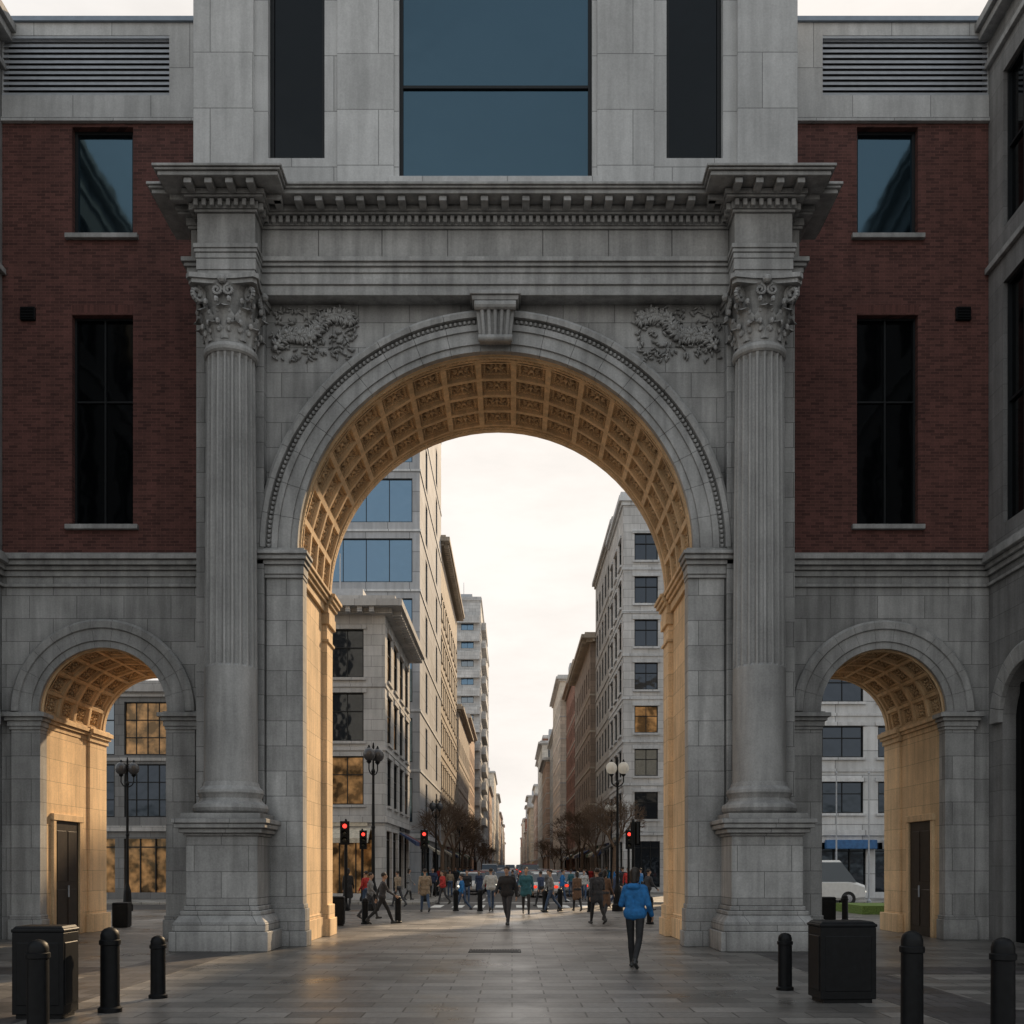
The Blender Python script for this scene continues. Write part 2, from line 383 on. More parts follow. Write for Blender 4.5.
for sg in(-1,1):
    def bx(mb,a,b,y0,y1,z0,z1,mi=0): mb.box(CX+sg*a,CX+sg*b,y0,y1,z0,z1,mi)
    mb=MB(); bx(mb,4.30,5.12,22.86,23.3,0,8.3); bx(mb,4.2,5.14,22.78,23.35,0,.35); bx(mb,4.24,5.13,22.82,23.33,.35,.85); bx(mb,4.27,5.12,22.84,23.31,.85,.95)
    mb.obj("pier",STONE,G,bevel=.012)
    mb=MB()
    for (p,z0,z1) in((.03,8.22,8.3),(.06,8.3,8.5),(.12,8.5,8.6),(.2,8.6,8.7),(.26,8.7,8.78),(.1,8.78,8.87)):
        bx(mb,4.30-p*.55,5.5,22.84-p,23.3,z0,z1)
    mb.obj("impost",TRIM,G,bevel=.01)
    mb=MB()
    bx(mb,4.50,4.8,23.301,YB-.02,0,8.3)
    bx(mb,4.44,4.6,23.301,YB+.03,0,.5); bx(mb,4.47,4.6,23.301,YB+.02,.5,.6)
    bx(mb,4.38,4.7,26.3,YB+.06,0,8.3); bx(mb,4.28,4.7,26.2,YB+.16,0,.45); bx(mb,4.33,4.7,26.25,YB+.11,.45,.8)
    mb.obj("passage_lining",GOLD,G,bevel=.01)
    mb=MB()
    for (p,z0,z1) in((.0,8.3,8.5),(.06,8.5,8.6),(.12,8.6,8.7),(.17,8.7,8.78),(.05,8.78,8.88)):
        bx(mb,4.42-p,4.85,23.302,26.2,z0,z1)
        bx(mb,4.33-p,4.85,26.2,YB+.1+p,z0-.02,z1-.005)
    for (p,z0,z1) in((.03,7.55,7.62),(.05,8.0,8.28)): bx(mb,4.36-p,4.7,26.27-p,YB+.08+p,z0,z1)
    mb.obj("passage_impost",GOLDT,G,bevel=.01)
# columns
YC=22.42
def leaf(mb,ang,r0,z0,hh,ww,out,cx,cy):
    n=7; ca,sa=math.cos(ang),math.sin(ang); V=[];F=[]
    for i in range(n+1):
        t=i/n
        r=r0+out*(t**2.2)*1.0 ; z=z0+hh*(t if t<.8 else .8+ (t-.8)*.2-(t-.8)*1.1*.6)
        if t>.8: r=r0+out*(.8**2.2)+out*.9*(t-.8)*3
        wd=ww*(math.sin(pi*min(1,t*.85+.12))**.6)*(1+.12*math.cos(i*pi))
        for k,(s,dr) in enumerate(((-1,-.03),(-.5,.012),(0,.035),(.5,.012),(1,-.03))):
            rr=r+dr; x=cx+rr*ca-s*wd*sa; y=cy+rr*sa+s*wd*ca
            V.append((x,y,z))
    for i in range(n):
        for k in range(4):
            F.append((i*5+k,i*5+k+1,(i+1)*5+k+1,(i+1)*5+k))
    mb.add(V,F)
def scroll(mb,c,ax,r,th,turn=1):
    pts=[]
    for i in range(22):
        t=i/21; a=turn*(t*2.4*2*pi/1.6)+pi/2; rr=r*(1-.8*t)
        pts.append(Vector(c)+Vector((ax[0]*math.cos(a)*rr,ax[1]*math.cos(a)*rr,math.sin(a)*rr)))
    for p,q in zip(pts,pts[1:]): mb.tube(p,q,th,th*.95,6)
for sg in(-1,1):
    cx=CX+sg*5.78
    C=empty("column",(cx,YC,0),G)
    mb=MB(); rings=[]; nf=20; ns=nf*8
    for z in [3.55,3.62,4.2,5,6.05,6.1,6.16]+[6.3,7.5,9,10.5,12,12.75,12.85]:
        t=(z-3.5)/9.5; rb=.575-.06*t**1.4
        if z<3.6: rb+=.03
        fl=0.0 if (z<6.12 or z>12.8) else 1.0
        ring=[]
        for j in range(ns):
            q=(j%8)/8.0; dep=.07*fl*max(0,math.sin(pi*min(1,max(0,(q-.12)/.76))))**.6
            a=2*pi*j/ns; ring.append((cx+(rb-dep)*math.cos(a),YC+(rb-dep)*math.sin(a),z))
        rings.append(ring)
    mb.loft(rings); mb.lathe(cx,YC,[(.53,12.83),(.57,12.87),(.585,12.93),(.57,12.99),(.53,13.03)],32)
    mb.obj("shaft",SHAFT,C)
    mb=MB(); mb.lathe(cx,YC,[(.74,2.92),(.79,2.98),(.81,3.05),(.79,3.12),(.72,3.17),(.68,3.2),(.655,3.26),(.68,3.33),(.71,3.38),(.70,3.44),(.65,3.49),(.62,3.52),(.6,3.6)],40)
    mb.box(cx-.84,cx+.84,YC-.84,23.1,2.80,2.92)
    mb.obj("base",TRIM,C)
    mb=MB()
    for (h,d,z0,z1) in((1.0,.98,2.70,2.80),(.96,.94,2.60,2.70),(.88,.86,2.50,2.60),(.80,.78,2.44,2.50)):
        mb.box(cx-h,cx+h,YC-d,23.15,z0,z1)
    mb.box(cx-.76,cx+.76,YC-.74,23.12,.95,2.44)
    for (h,d,z0,z1) in((.80,.78,.85,.95),(.86,.84,.76,.85),(.98,.96,.42,.60),(1.04,1.02,0,.42)):
        mb.box(cx-h,cx+h,YC-d,23.16,z0,z1)
    mb.frustum((cx-.98,cx+.98,YC-.96,23.16),(cx-.86,cx+.86,YC-.84,23.16),.60,.76)
    mb.obj("pedestal",STONE,C,bevel=.015)
    mb=MB(); mb.lathe(cx,YC,[(.50,13.0),(.50,13.4),(.53,13.8),(.62,14.1),(.70,14.2)],24)
    for i in range(8): leaf(mb,2*pi*i/8+pi/8,.50,13.03,.48,.19,.2,cx,YC)
    for i in range(8): leaf(mb,2*pi*i/8,.50,13.10,.80,.21,.26,cx,YC)
    for i in range(16):
        a=2*pi*(i+.5)/16
        for (zz,ro,sz) in((13.28,.56,.05),(13.42,.62,.055),(13.66,.6,.05),(13.84,.70,.055)):
            mb.ell((cx+ro*math.cos(a),YC+ro*math.sin(a),zz),(sz,sz,sz*1.3),6,4)
    for i in range(4):
        a=pi/4+i*pi/2; ax=(math.cos(a),math.sin(a))
        scroll(mb,(cx+ax[0]*.80,YC+ax[1]*.80,14.01),ax,.19,.05)
        mb.tube((cx+ax[0]*.53,YC+ax[1]*.53,13.6),(cx+ax[0]*.72,YC+ax[1]*.72,14.1),.05,.045,6)
        b=i*pi/2; bxx=(math.cos(b),math.sin(b))
        for s in(-1,1):
            px=(-bxx[1],bxx[0]); scroll(mb,(cx+bxx[0]*.66+px[0]*.13*s,YC+bxx[1]*.66+px[1]*.13*s,14.05),(px[0]*s,px[1]*s),.12,.035)
        mb.ell((cx+bxx[0]*.72,YC+bxx[1]*.72,14.24),(.1,.1,.09),8,5)
    for (k,z0,z1) in((.94,14.18,14.27),(1.0,14.27,14.37)):
        ring=[]
        for i in range(4):
            a=pi/4+i*pi/2
            for da,rr in((-.06,1.03),(.06,1.03)): ring.append((a+da,rr*k))
            for t in(.25,.5,.75):
                aa=a+.06+(pi/2-.12)*t; ring.append((aa,k*(.70+.12*abs(t-.5)*2)))
        mb.loft([[(cx+r*math.cos(a),YC+r*math.sin(a),z) for a,r in ring] for z in(z0,z1)])
    mb.obj("capital",TRIM,C)
    mb=MB(); mb.box(cx-.64,cx+.64,22.72,23.1,2.8,14.4)
    mb.obj("backing_pilaster",STONE,G,bevel=.01)
# relief panels: flowing acanthus vine with curling branches on a flat ground
rr=random.Random(3)
for sg in(-1,1):
    mb=MB()
    def ok(x,z,m=5.40): return 3.05<x<5.07 and 13.10<z<14.34 and math.hypot(x,z-ZS)>m
    def lf(x,z,an,l,wd,y=.05):
        if ok(x,z): mb.ell((CX+sg*x,W-y,z),(l,.08,wd),7,4,R=Matrix.Rotation(-an if sg>0 else an+pi,3,'Y'))
    def stem(pts,r0,r1):
        n=len(pts)
        for i,((xa,za),(xb,zb)) in enumerate(zip(pts,pts[1:])):
            if ok(xa,za,5.37) and ok(xb,zb,5.37):
                t=i/n; mb.tube((CX+sg*xa,W-.08,za),(CX+sg*xb,W-.08,zb),r0+(r1-r0)*t,r0+(r1-r0)*(t+1/n),6)
    main=[]
    for i in range(40):
        t=i/39; x=4.95-1.75*t; z=13.35+.85*t**.75+.12*math.sin(t*11); main.append((x,z))
    stem(main,.05,.035)
    for i in range(3,38,5):
        x,z=main[i]; dx,dz=main[i+1][0]-main[i-1][0],main[i+1][1]-main[i-1][1]; a0=math.atan2(dz,dx); sd2=1 if (i//5)%2 else -1
        a=a0+sd2*.9; p=[x,z]; pts=[(x,z)]; step=.05
        for k in range(17):
            p=[p[0]+math.cos(a)*step,p[1]+math.sin(a)*step]; pts.append(tuple(p)); a-=sd2*(.22+k*.035); step*=.965
        stem(pts,.04,.028)
        for k in range(1,16,2):
            (xa,za),(xb,zb)=pts[k],pts[k+1]; an=math.atan2(zb-za,xb-xa)
            for s2 in(-1,1):
                aa=an+s2*.9; lf(xa+math.cos(aa)*.06,za+math.sin(aa)*.06,aa,.08,.03)
        lf(pts[-1][0],pts[-1][1],0,.06,.06,.09)
    for i in range(1,39,2):
        x,z=main[i]; an=math.atan2(main[i+1][1]-z,main[i+1][0]-x)
        for s2 in(-1,1):
            aa=an+s2*.8
            for q in(0,1): lf(x+math.cos(aa+q*.4*s2)*.10,z+math.sin(aa+q*.4*s2)*.10,aa+q*.4*s2,.11,.034,.05)
    for k in range(190):
        x=rr.uniform(3.1,5.05); z=rr.uniform(13.12,14.33); an=rr.uniform(0,pi); lf(x,z,an,rr.uniform(.05,.09),rr.uniform(.02,.03),.0)
    mb.obj("relief_carving",TRIM,G,smooth=True)
# entablature
mb=MB(); YE=22.6; YR=22.02
def course(p,z0,z1):
    mb.box(CX-6.72-p,CX+6.72+p,YE-p,23.6,z0,z1)
    q=p*.45 if p<.2 and z1<15.3 else p
    for sg in(-1,1): mb.box(CX+sg*(5.78-.62-q),CX+sg*(5.78+.62+q),YR-q,YE+.2,z0+.002,z1-.002)
for c in((0,14.4,14.62),(.04,14.62,14.86),(.07,14.86,14.98),(.12,14.98,15.06),(.17,15.06,15.16),(.05,15.84,15.90),(.08,15.90,16.06),(.22,16.06,16.11),(.26,16.11,16.22),(.64,16.23,16.32),(.69,16.32,16.37),(.73,16.37,16.43)):
    course(*c)
def rowblocks(a,b,yf,yb,z0,z1,wd,step):
    n=int((b-a)/step); s=(b-a)/n
    for i in range(n):
        x=a+s*(i+.5); mb.box(CX+x-wd/2,CX+x+wd/2,yf,yb,z0,z1)
def sideblocks(x,out,y0,y1,z0,z1,wd,step):
    n=max(1,int((y1-y0)/step)); s=(y1-y0)/n
    for i in range(n):
        y=y0+s*(i+.5); mb.box(CX+x,CX+x+out,y-wd/2,y+wd/2,z0,z1)
for (p,q,z0,z1,wd,st) in((.07,.18,15.91,16.05,.09,.155),(.25,.58,16.115,16.225,.16,.44)):
    rowblocks(-5.16+p,5.16-p,YE-q,YE-p,z0,z1,wd,st)
    for sg in(-1,1):
        c=sg*5.78; rowblocks(c-.62-p,c+.62+p,YR-q,YR-p,z0,z1,wd,st if wd<.1 else .36)
        sideblocks(c+.62+p,q-p,YR-p,YE-p,z0,z1,wd,st); sideblocks(c-.62-p,-(q-p),YR-p,YE-p,z0,z1,wd,st)
mb.obj("entablature",TRIM,G,bevel=.008)
mb=MB(); es=[-6.72,-5.16,-3.9,-2.5,-1.05,1.05,2.5,3.9,5.16,6.72]
for a,b in zip(es,es[1:]): mb.box(CX+a+.008,CX+b-.008,YE,22.9,15.162,15.838)
mb.box(CX-6.70,CX+6.70,YE+.025,23.6,15.161,15.839)
for sg in(-1,1): mb.box(CX+sg*5.16,CX+sg*6.40,YR,YE-.002,15.162,15.838)
mb.obj("frieze",TRIM,G,bevel=.006)
# tower
mb=MB(); TY=23.0
wx=((CX-5.11,CX-3.84),(CX-2.17,CX+2.17),(CX+3.84,CX+5.11))
wall(mb,CX-6.70,CX+6.70,16.31,25.5,TY,TY+.6,[('r',wx[0][0],wx[0][1],17.70,24.3),('r',wx[1][0],wx[1][1],17.27,24.3),('r',wx[2][0],wx[2][1],17.70,24.3)])
for sg in(-1,1):
    mb.box(CX+sg*5.42,CX+sg*6.76,TY-.10,TY+.3,16.35,25.4)
    mb.box(CX+sg*2.28,CX+sg*3.55,TY-.06,TY+.2,16.35,25.4)
mb.box(CX-6.69,CX+6.69,TY+.65,30,16.31,25.45)
mb.box(CX-2.4,CX+2.4,TY-.1,TY+.1,17.05,17.24)
mb.obj("tower_wall",TOWER,G,bevel=.01)
def window(parent,x0,x1,z0,z1,y,gm,mull_x=(),mull_z=(),fw=.07,sill=None,blind=False):
    Wd=empty("window",((x0+x1)/2,y,z0),parent)
    mb=MB(); a=.003
    mb.box(x0+a,x0+fw,y,y+.12,z0+a,z1-a); mb.box(x1-fw,x1-a,y,y+.12,z0+a,z1-a)
    mb.box(x0+fw,x1-fw,y,y+.12,z0+a,z0+fw); mb.box(x0+fw,x1-fw,y,y+.12,z1-fw,z1-a)
    for mx in mull_x: mb.box(mx-fw*.4,mx+fw*.4,y+.01,y+.11,z0+fw,z1-fw)
    for mz in mull_z: mb.box(x0+fw,x1-fw,y+.012,y+.108,mz-fw*.4,mz+fw*.4)
    mb.obj("frame",FRAME,Wd)
    mb=MB(); mb.box(x0+fw*.6,x1-fw*.6,y+.06,y+.09,z0+fw*.6,z1-fw*.6); mb.obj("glass",gm,Wd)
    if sill:
        mb=MB(); mb.box(x0-.14,x1+.14,sill-.12,y+.05,z0-.12,z0-.004); mb.obj("sill",TRIM,Wd,bevel=.008)
window(G,wx[1][0],wx[1][1],17.27,24.3,TY+.12,GBIG,(),(19.4,22.0),.08)
for i in(0,2): window(G,wx[i][0],wx[i][1],17.70,24.3,TY+.2,GDARK,(),(),.09)
# wings
WY=25.0; TB=28.9
wings=[(-13.0,CX-6.6,-10.74,-9.25,-9.96,1.56,-12.43,-8.35,'L'),(CX+6.6,12.2,8.42,9.91,9.05,1.53,7.57,11.62,'R')]
for (xa,xb,wa,wb,ac,ar,la,lb,sd_) in wings:
    mb=MB(); wall(mb,xa,xb,9.42,19.96,WY,WY+.45,[('r',wa,wb,10.12,15.25),('r',wa,wb,17.2,19.84)],ends=False); mb.obj("brick_wall",BRICK,G)
    mb=MB(); mb.box(wa-.02,wb+.02,WY-.006,WY+.02,15.26,15.5); mb.obj("brick_lintel",SOLD,G)
    window(G,wa,wb,10.12,15.25,WY+.16,GDARK,((wa+wb)/2,),(13.2,),.05,sill=WY)
    window(G,wa,wb,17.2,19.84,WY+.16,GBIG,(),(),.08,sill=WY)
    mb=MB(); wall(mb,xa,xb,19.96,22.35,WY-.05,WY+.5,[('r',la,lb,20.58,22.04)],ends=False); mb.box(xa,xb,WY-.1,WY+.2,19.93,20.02); mb.obj("parapet_wall",TOWER,G)
    mb=MB(); mb.box(xa,xb,WY-.12,WY+.7,22.35,22.46); mb.obj("roof_coping",COPE,G)
    mb=MB(); mb.box(la+.002,lb-.002,WY+.3,WY+.32,20.58,22.04,1)
    z=20.62
    while z<21.96:
        mb.add([(la,WY+.01,z),(lb,WY+.01,z),(lb,WY+.05,z+.10),(la,WY+.05,z+.10),(la,WY+.02,z-.002),(lb,WY+.02,z-.002),(lb,WY+.06,z+.10),(la,WY+.06,z+.10)],[(0,3,2,1),(4,5,6,7),(0,1,5,4),(2,3,7,6)]); z+=.132
    mb.box(la,lb,WY-.04,WY+.1,20.58,20.63); mb.box(la,lb,WY-.04,WY+.1,21.98,22.04)
    mb.obj("louvre_vent",[LOUV,INNER],G)
    mb=MB(); mb.box(xa,xb,WY+.5,TB,9.3,22.3); mb.obj("wing_core",TOWER,G)
    mb=MB(); wall(mb,xa,xb,0,8.86,WY,TB,[('a',ac,ar+.22,0,5.56)],0,1,ends=False); mb.obj("side_arch_wall",[STONE,GOLD],G)
    mb=MB()
    for (p,z0,z1) in((.06,8.60,8.68),(.05,8.86,9.0),(.12,9.0,9.1),(.22,9.1,9.22),(.30,9.22,9.34),(.12,9.34,9.42)): mb.box(xa,xb,WY-p,WY+.5,z0,z1-.002)
    mb.obj("string_cornice",TRIM,G,bevel=.01)
    vault(ac,5.56,ar,WY+.02,TB,9,4,"side_vault",GOLDT,.10)
    mb=MB(); nv=13
    pr=[(ar,WY+.02),(ar,WY-.08),(ar+.16,WY-.08),(ar+.17,WY-.12),(ar+.45,WY-.12),(ar+.47,WY-.17),(ar+.62,WY-.19),(ar+.68,WY-.13),(ar+.68,WY+.02)]
    for i in range(nv): sweep(mb,ac,5.56,pr,pi*i/nv+.0016,pi*(i+1)/nv-.0016,4)
    mb.obj("side_archivolt",TRIM,G)
    mb=MB(); sweep(mb,ac,5.56,[(ar,TB-.02),(ar,TB+.1),(ar+.6,TB+.1),(ar+.6,TB-.02)],0,pi,24); mb.obj("rear_side_archivolt",GOLDT,G)
    for sg in(-1,1):
        def bx(mb,a,b,y0,y1,z0,z1): mb.box(ac+sg*a,ac+sg*b,y0,y1,z0,z1)
        mb=MB(); bx(mb,ar-.03,ar+.68,WY-.07,WY+.3,0,5.2); bx(mb,ar-.09,ar+.74,WY-.13,WY+.32,0,.5); bx(mb,ar-.06,ar+.71,WY-.1,WY+.31,.5,.6)
        mb.obj("side_pier",STONE,G,bevel=.012)
        mb=MB()
        for (p,z0,z1) in((.02,5.12,5.2),(.05,5.2,5.33),(.1,5.33,5.42),(.17,5.42,5.52),(.06,5.52,5.56)): bx(mb,ar-.03-p,ar+.7+p,WY-.08-p,WY+.3,z0,z1-.001)
        mb.obj("side_impost",TRIM,G,bevel=.008)
        mb=MB(); outer=(sg==-1)==(sd_=='L')
        bx(mb,ar+.0,ar+.3,WY+.301,TB-.02,0,5.2)
        bx(mb,ar-.06,ar+.2,TB-1.1,TB+.05,0,5.2) ; bx(mb,ar-.16,ar+.2,TB-1.2,TB+.12,0,.5)
        mb.obj("side_passage_lining",GOLD,G,bevel=.01)
        mb=MB()
        for (p,z0,z1) in((.0,5.2,5.33),(.05,5.33,5.42),(.1,5.42,5.52),(.03,5.52,5.57)):
            bx(mb,ar-.02-p,ar+.35,WY+.302,TB-1.2,z0,z1-.001); bx(mb,ar-.1-p,ar+.35,TB-1.2,TB+.1+p,z0-.02,z1-.003)
        mb.obj("side_passage_impost",GOLDT,G,bevel=.008)
        if outer:
            D=empty("door",(ac+sg*ar,WY+1.4,0),G)
            mb=MB(); y0,y1=WY+.75,WY+2.15
            bx(mb,ar-.07,ar+.1,y0-.16,y0,0,2.95); bx(mb,ar-.07,ar+.1,y1,y1+.16,0,2.95); bx(mb,ar-.09,ar+.1,y0-.2,y1+.2,2.95,3.12)
            mb.obj("door_frame",GOLDT,D,bevel=.008)
            mb=MB(); bx(mb,ar-.02,ar+.08,y0,y1,.002,2.95); bx(mb,ar-.035,ar+.08,y0+.12,(y0+y1)/2-.06,.25,1.2); bx(mb,ar-.035,ar+.08,(y0+y1)/2+.06,y1-.12,.25,1.2)
            bx(mb,ar-.035,ar+.08,y0+.12,(y0+y1)/2-.06,1.4,2.7); bx(mb,ar-.035,ar+.08,(y0+y1)/2+.06,y1-.12,1.4,2.7)
            mb.obj("door_leaf",DOOR,D,bevel=.008)
            mb=MB(); bx(mb,ar-.1,ar-.07,(y0+y1)/2-.04,(y0+y1)/2-.01,1.0,1.3); mb.obj("door_handle",LOUV,D)
    vx=-11.8 if sd_=='L' else 11.0
    mb=MB(); mb.box(vx-.18,vx+.18,WY-.08,WY+.05,15.1,15.42)
    for k in range(4): mb.box(vx-.16,vx+.16,WY-.1,WY-.08,15.14+k*.07,15.17+k*.07)
    mb.obj("wall_vent",BLACK,G,bevel=.01)
# ------------------------------------------------------------------ flanking side buildings
DSTONE=stone("dark_grey_stone",(.28,.275,.27),bw=1.3,bh=.6,ao=True,stain=.25,mortar=.006)  # darker grey stone for the flanking buildings
def frameM(o,kind):
    if kind=='F': c=((1,0,0),(0,1,0))
    elif kind=='L': c=((0,1,0),(-1,0,0))
    else: c=((0,-1,0),(1,0,0))
    return Matrix(((c[0][0],c[1][0],0,o[0]),(c[0][1],c[1][1],0,o[1]),(0,0,1,o[2]),(0,0,0,1)))
for (X,kind,lab) in((11.62,'R',"grey stone side building with tall dark windows and arched doorway"),(-12.43,'L',"grey stone side building with dark windows adjoining the brick wing")):
    S=empty("side_building",(X,18,0),label=lab,category="building")
    yA,yB=10.0,24.97
    M=frameM((X,yB,0) if kind=='R' else (X,yA,0),kind); L=yB-yA
    us=[.75+2.9*i for i in range(5)]
    if kind=='L': us=[L-u-1.5 for u in us]
    ops=[]
    for u in us: ops+=[('r',u,u+1.5,9.9,15.6),('r',u,u+1.5,16.9,20.6)]
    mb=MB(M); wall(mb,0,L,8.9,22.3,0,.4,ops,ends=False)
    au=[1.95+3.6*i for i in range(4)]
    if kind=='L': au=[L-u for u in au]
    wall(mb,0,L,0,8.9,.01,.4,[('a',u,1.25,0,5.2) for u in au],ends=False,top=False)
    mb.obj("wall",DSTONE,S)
    mb=MB(M)
    for (p,z0,z1) in((.06,8.6,8.68),(.06,8.86,9.0),(.14,9.0,9.12),(.26,9.12,9.3),(.12,9.3,9.42),(.1,16.2,16.35),(.1,21.2,21.35),(.25,21.9,22.1),(.35,22.1,22.3)): mb.box(0,L,-p,.3,z0,z1-.002)
    for u in au: 
        for i in range(13): sweep(mb,u,5.2,[(1.25,.02),(1.25,-.1),(1.62,-.14),(1.7,-.08),(1.7,.02)],pi*i/13+.003,pi*(i+1)/13-.003,3)
    mb.obj("cornice",TRIM,S,bevel=.01)
    for u in us:
        for (z0,z1) in((9.9,15.6),(16.9,20.6)):
            mb=MB(M); mb.box(u,u+1.5,.18,.22,z0,z1,1)
            f=.07
            mb.box(u,u+f,.1,.2,z0,z1); mb.box(u+1.5-f,u+1.5,.1,.2,z0,z1); mb.box(u+f,u+1.5-f,.1,.2,z0,z0+f); mb.box(u+f,u+1.5-f,.1,.2,z1-f,z1); mb.box(u+.72,u+.78,.11,.2,z0+f,z1-f); mb.box(u+f,u+1.5-f,.112,.2,(z0+z1)/2,(z0+z1)/2+.06)
            mb.obj("window",[FRAME,GDARK],S)
    for u in au:
        mb=MB(M); mb.box(u-1.24,u+1.24,.32,.36,0.002,6.44)
        for k in range(3): mb.box(u-.9+.85*k-.03,u-.9+.85*k+.03,.26,.32,0.01,6.2)
        mb.obj("arched_door",BLACK,S)
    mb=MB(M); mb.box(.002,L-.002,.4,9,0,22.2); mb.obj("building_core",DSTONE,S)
# ------------------------------------------------------------------ street buildings
def winmesh(mb,w,h,kind=0,mi0=0):
    f=.06
    mb.box(-w/2,w/2,.16,.19,0,h,1)
    mb.box(-w/2,-w/2+f,.06,.16,0,h); mb.box(w/2-f,w/2,.06,.16,0,h); mb.box(-w/2+f,w/2-f,.06,.16,0,f); mb.box(-w/2+f,w/2-f,.06,.16,h-f,h)
    n=max(1,round(w/(.62 if kind==2 else (1.5 if kind==1 else 1.0))))
    for i in range(1,n): x=-w/2+w*i/n; mb.box(x-.025,x+.025,.12,.16,f,h-f)
    if kind==0: mb.box(-w/2+f,w/2-f,.082,.158,h*.62-.025,h*.62+.025)
    if kind==2:
        for q in(.33,.66): mb.box(-w/2+f,w/2-f,.082,.158,h*q-.025,h*q+.025)
KN={'punched':0,'strip':1,'grid':2}
WC={}
def street_building(label,side,x0,x1,y0,y1,h,wallm,trimm,fh=3.3,g=4.2,bay=2.8,ww=1.3,wh=2.0,near=False,glasses=(GPALE,GGREY),corn=.5,strings=True,style='punched',frame=FRAME,shop=True,front=True,seed=0,sbay=None,sww=None,sills=False,shopg=None,signs=True):
    r=random.Random(seed+int(y0))
    B=empty("street_building",((x0+x1)/2,(y0+y1)/2,0),label=label,category="building",group="buildings along the street")
    faces=[]
    if front: faces.append((frameM((x0,y0,0),'F'),x1-x0,0))
    if side=='L': faces.append((frameM((x1,y0,0),'L'),y1-y0,pi/2))
    elif side=='R': faces.append((frameM((x0,y1,0),'R'),y1-y0,-pi/2))
    wm=MB(); shopm=MB(); nfl=int((h-g-.7)/fh); total=[]
    for fi,(M,L,rz) in enumerate(faces):
        bb=bay if fi==0 or sbay is None else sbay; w_w=ww if fi==0 or sww is None else sww
        nb=max(1,int((L-.9)/bb)); b=(L-.9)/nb; ops=[]
        wv=min(w_w,b-.12) if not(style=='strip' and fi==0) else b-.12
        wm.M=M
        for i in range(nb):
            u=.45+b*(i+.5)
            for k in range(nfl):
                z0=g+fh*k+(fh-wh)*.55
                ops.append(('r',u-wv/2,u+wv/2,z0,z0+wh)); total.append((M,u,z0,wv,wh,rz))
                if sills: wm.box(u-wv/2-.12,u+wv/2+.12,-.12,.05,z0-.14,z0-.004,1); wm.box(u-wv/2-.15,u+wv/2+.15,-.09,.05,z0+wh+.004,z0+wh+.22,1)
            if shop:
                ops.append(('r',u-b*.42,u+b*.42,.35,g-.9)); shopm.M=M
                shopm.box(u-b*.42,u+b*.42,.25,.28,.35,g-.9,1)
                for q in(-.42,-.14,.14,.42): shopm.box(u+b*q-.03,u+b*q+.03,.15,.25,.35,g-.9)
                shopm.box(u-b*.42,u+b*.42,.14,.25,g-1.4,g-1.33)
        wall(wm,0,L,0,h,0,.4,ops,ends=False,back=False,top=False)
        if shop and y0<140 and signs:
            for i in range(nb):
                if r.random()<.75:
                    u=.45+b*(i+.5); am=MB(M); bb_=min(b,4)
                    c=r.choice(AWN)
                    am.add([(u-bb_*.4,-.02,g-.8),(u+bb_*.4,-.02,g-.8),(u+bb_*.4,-1.0,g-1.35),(u-bb_*.4,-1.0,g-1.35),(u-bb_*.4,-1.0,g-1.6),(u+bb_*.4,-1.0,g-1.6),(u-bb_*.4,-.02,g-.86),(u+bb_*.4,-.02,g-.86)],[(0,1,2,3),(3,2,5,4),(0,3,4,6),(1,7,5,2)])
                    am.obj("awning",c,B)
                    if r.random()<.7:
                        am=MB(M); am.box(u-bb_*.35,u+bb_*.35,-.1,-.005,g-.7,g-.3); am.obj("shop_sign_board",r.choice(AWN),B)
    wm.obj("wall",[wallm,trimm],B)
    if shop: shopm.obj("shopfront",[FRAME,shopg or r.choice((GGREY,GWARM,GGREY))],B)
    mb=MB(); mb.box(x0+(.4 if side=='R' else .0),x1-(.4 if side=='L' else .0),y0+.4,y1,-.1,h-.4); mb.obj("building_core",wallm,B)
    mb=MB()
    def slab(p,z0,z1): mb.box(x0-(p if side=='R' else -.01),x1+(p if side=='L' else -.01),y0-p,y1-.01,z0,z1)
    slab(corn*.4,h-.75,h-.5); slab(corn,h-.5,h-.15); slab(corn*.6,h-.15,h+.12)
    if corn>=.8 and y0<120:
        for (M,L,rz) in faces:
            mb.M=M; u=.3
            while u<L-.2: mb.box(u-.12,u+.12,-corn*.85,-corn*.35,h-.78,h-.502); u+=.62
        mb.M=None
    if strings:
        slab(.14,g-.5,g-.2)
        for k in range(1,nfl): slab(.06,g+fh*k-.05,g+fh*k+.12)
    mb.obj("cornice",trimm,B)
    if near and len(total)<=100:
        for (M,u,z0,w_,h_,rz) in total:
            gi=r.randrange(len(glasses)); key=(round(w_,3),round(h_,3),glasses[gi].name,frame.name,style)
            if key not in WC:
                m2=MB(); winmesh(m2,w_,h_,KN[style]); WC[key]=m2.mesh("window",[frame,glasses[gi]])
            o=bpy.data.objects.new("window",WC[key]); p=M@Vector((u,0,z0)); o.location=p; o.rotation_euler=(0,0,rz)
            link(o,B)
    else:
        m2=MB(); mats=[frame]+list(glasses)
        for (M,u,z0,w_,h_,rz) in total:
            n0=len(m2.m); m2.M=M@Matrix.Translation((u,0,z0)); winmesh(m2,w_,h_,KN[style])
            gi=1+r.randrange(len(glasses))
            for q in range(n0,len(m2.m)):
                if m2.m[q]==1: m2.m[q]=gi
        m2.obj("windows",mats,B,kind="stuff")
    mb=MB()
    xs_=(x1-3.2) if side=='L' else (x0+3.2)
    mb.box(xs_-1.6,xs_+1.6,y0+3,y0+7,h-.4,h+r.uniform(1.2,2.6)); mb.box(xs_-1,xs_+.6,y0+8,y0+10,h-.4,h+1); mb.tube((xs_,y0+5,h),(xs_,y0+5,h+4),.05,.04,5)
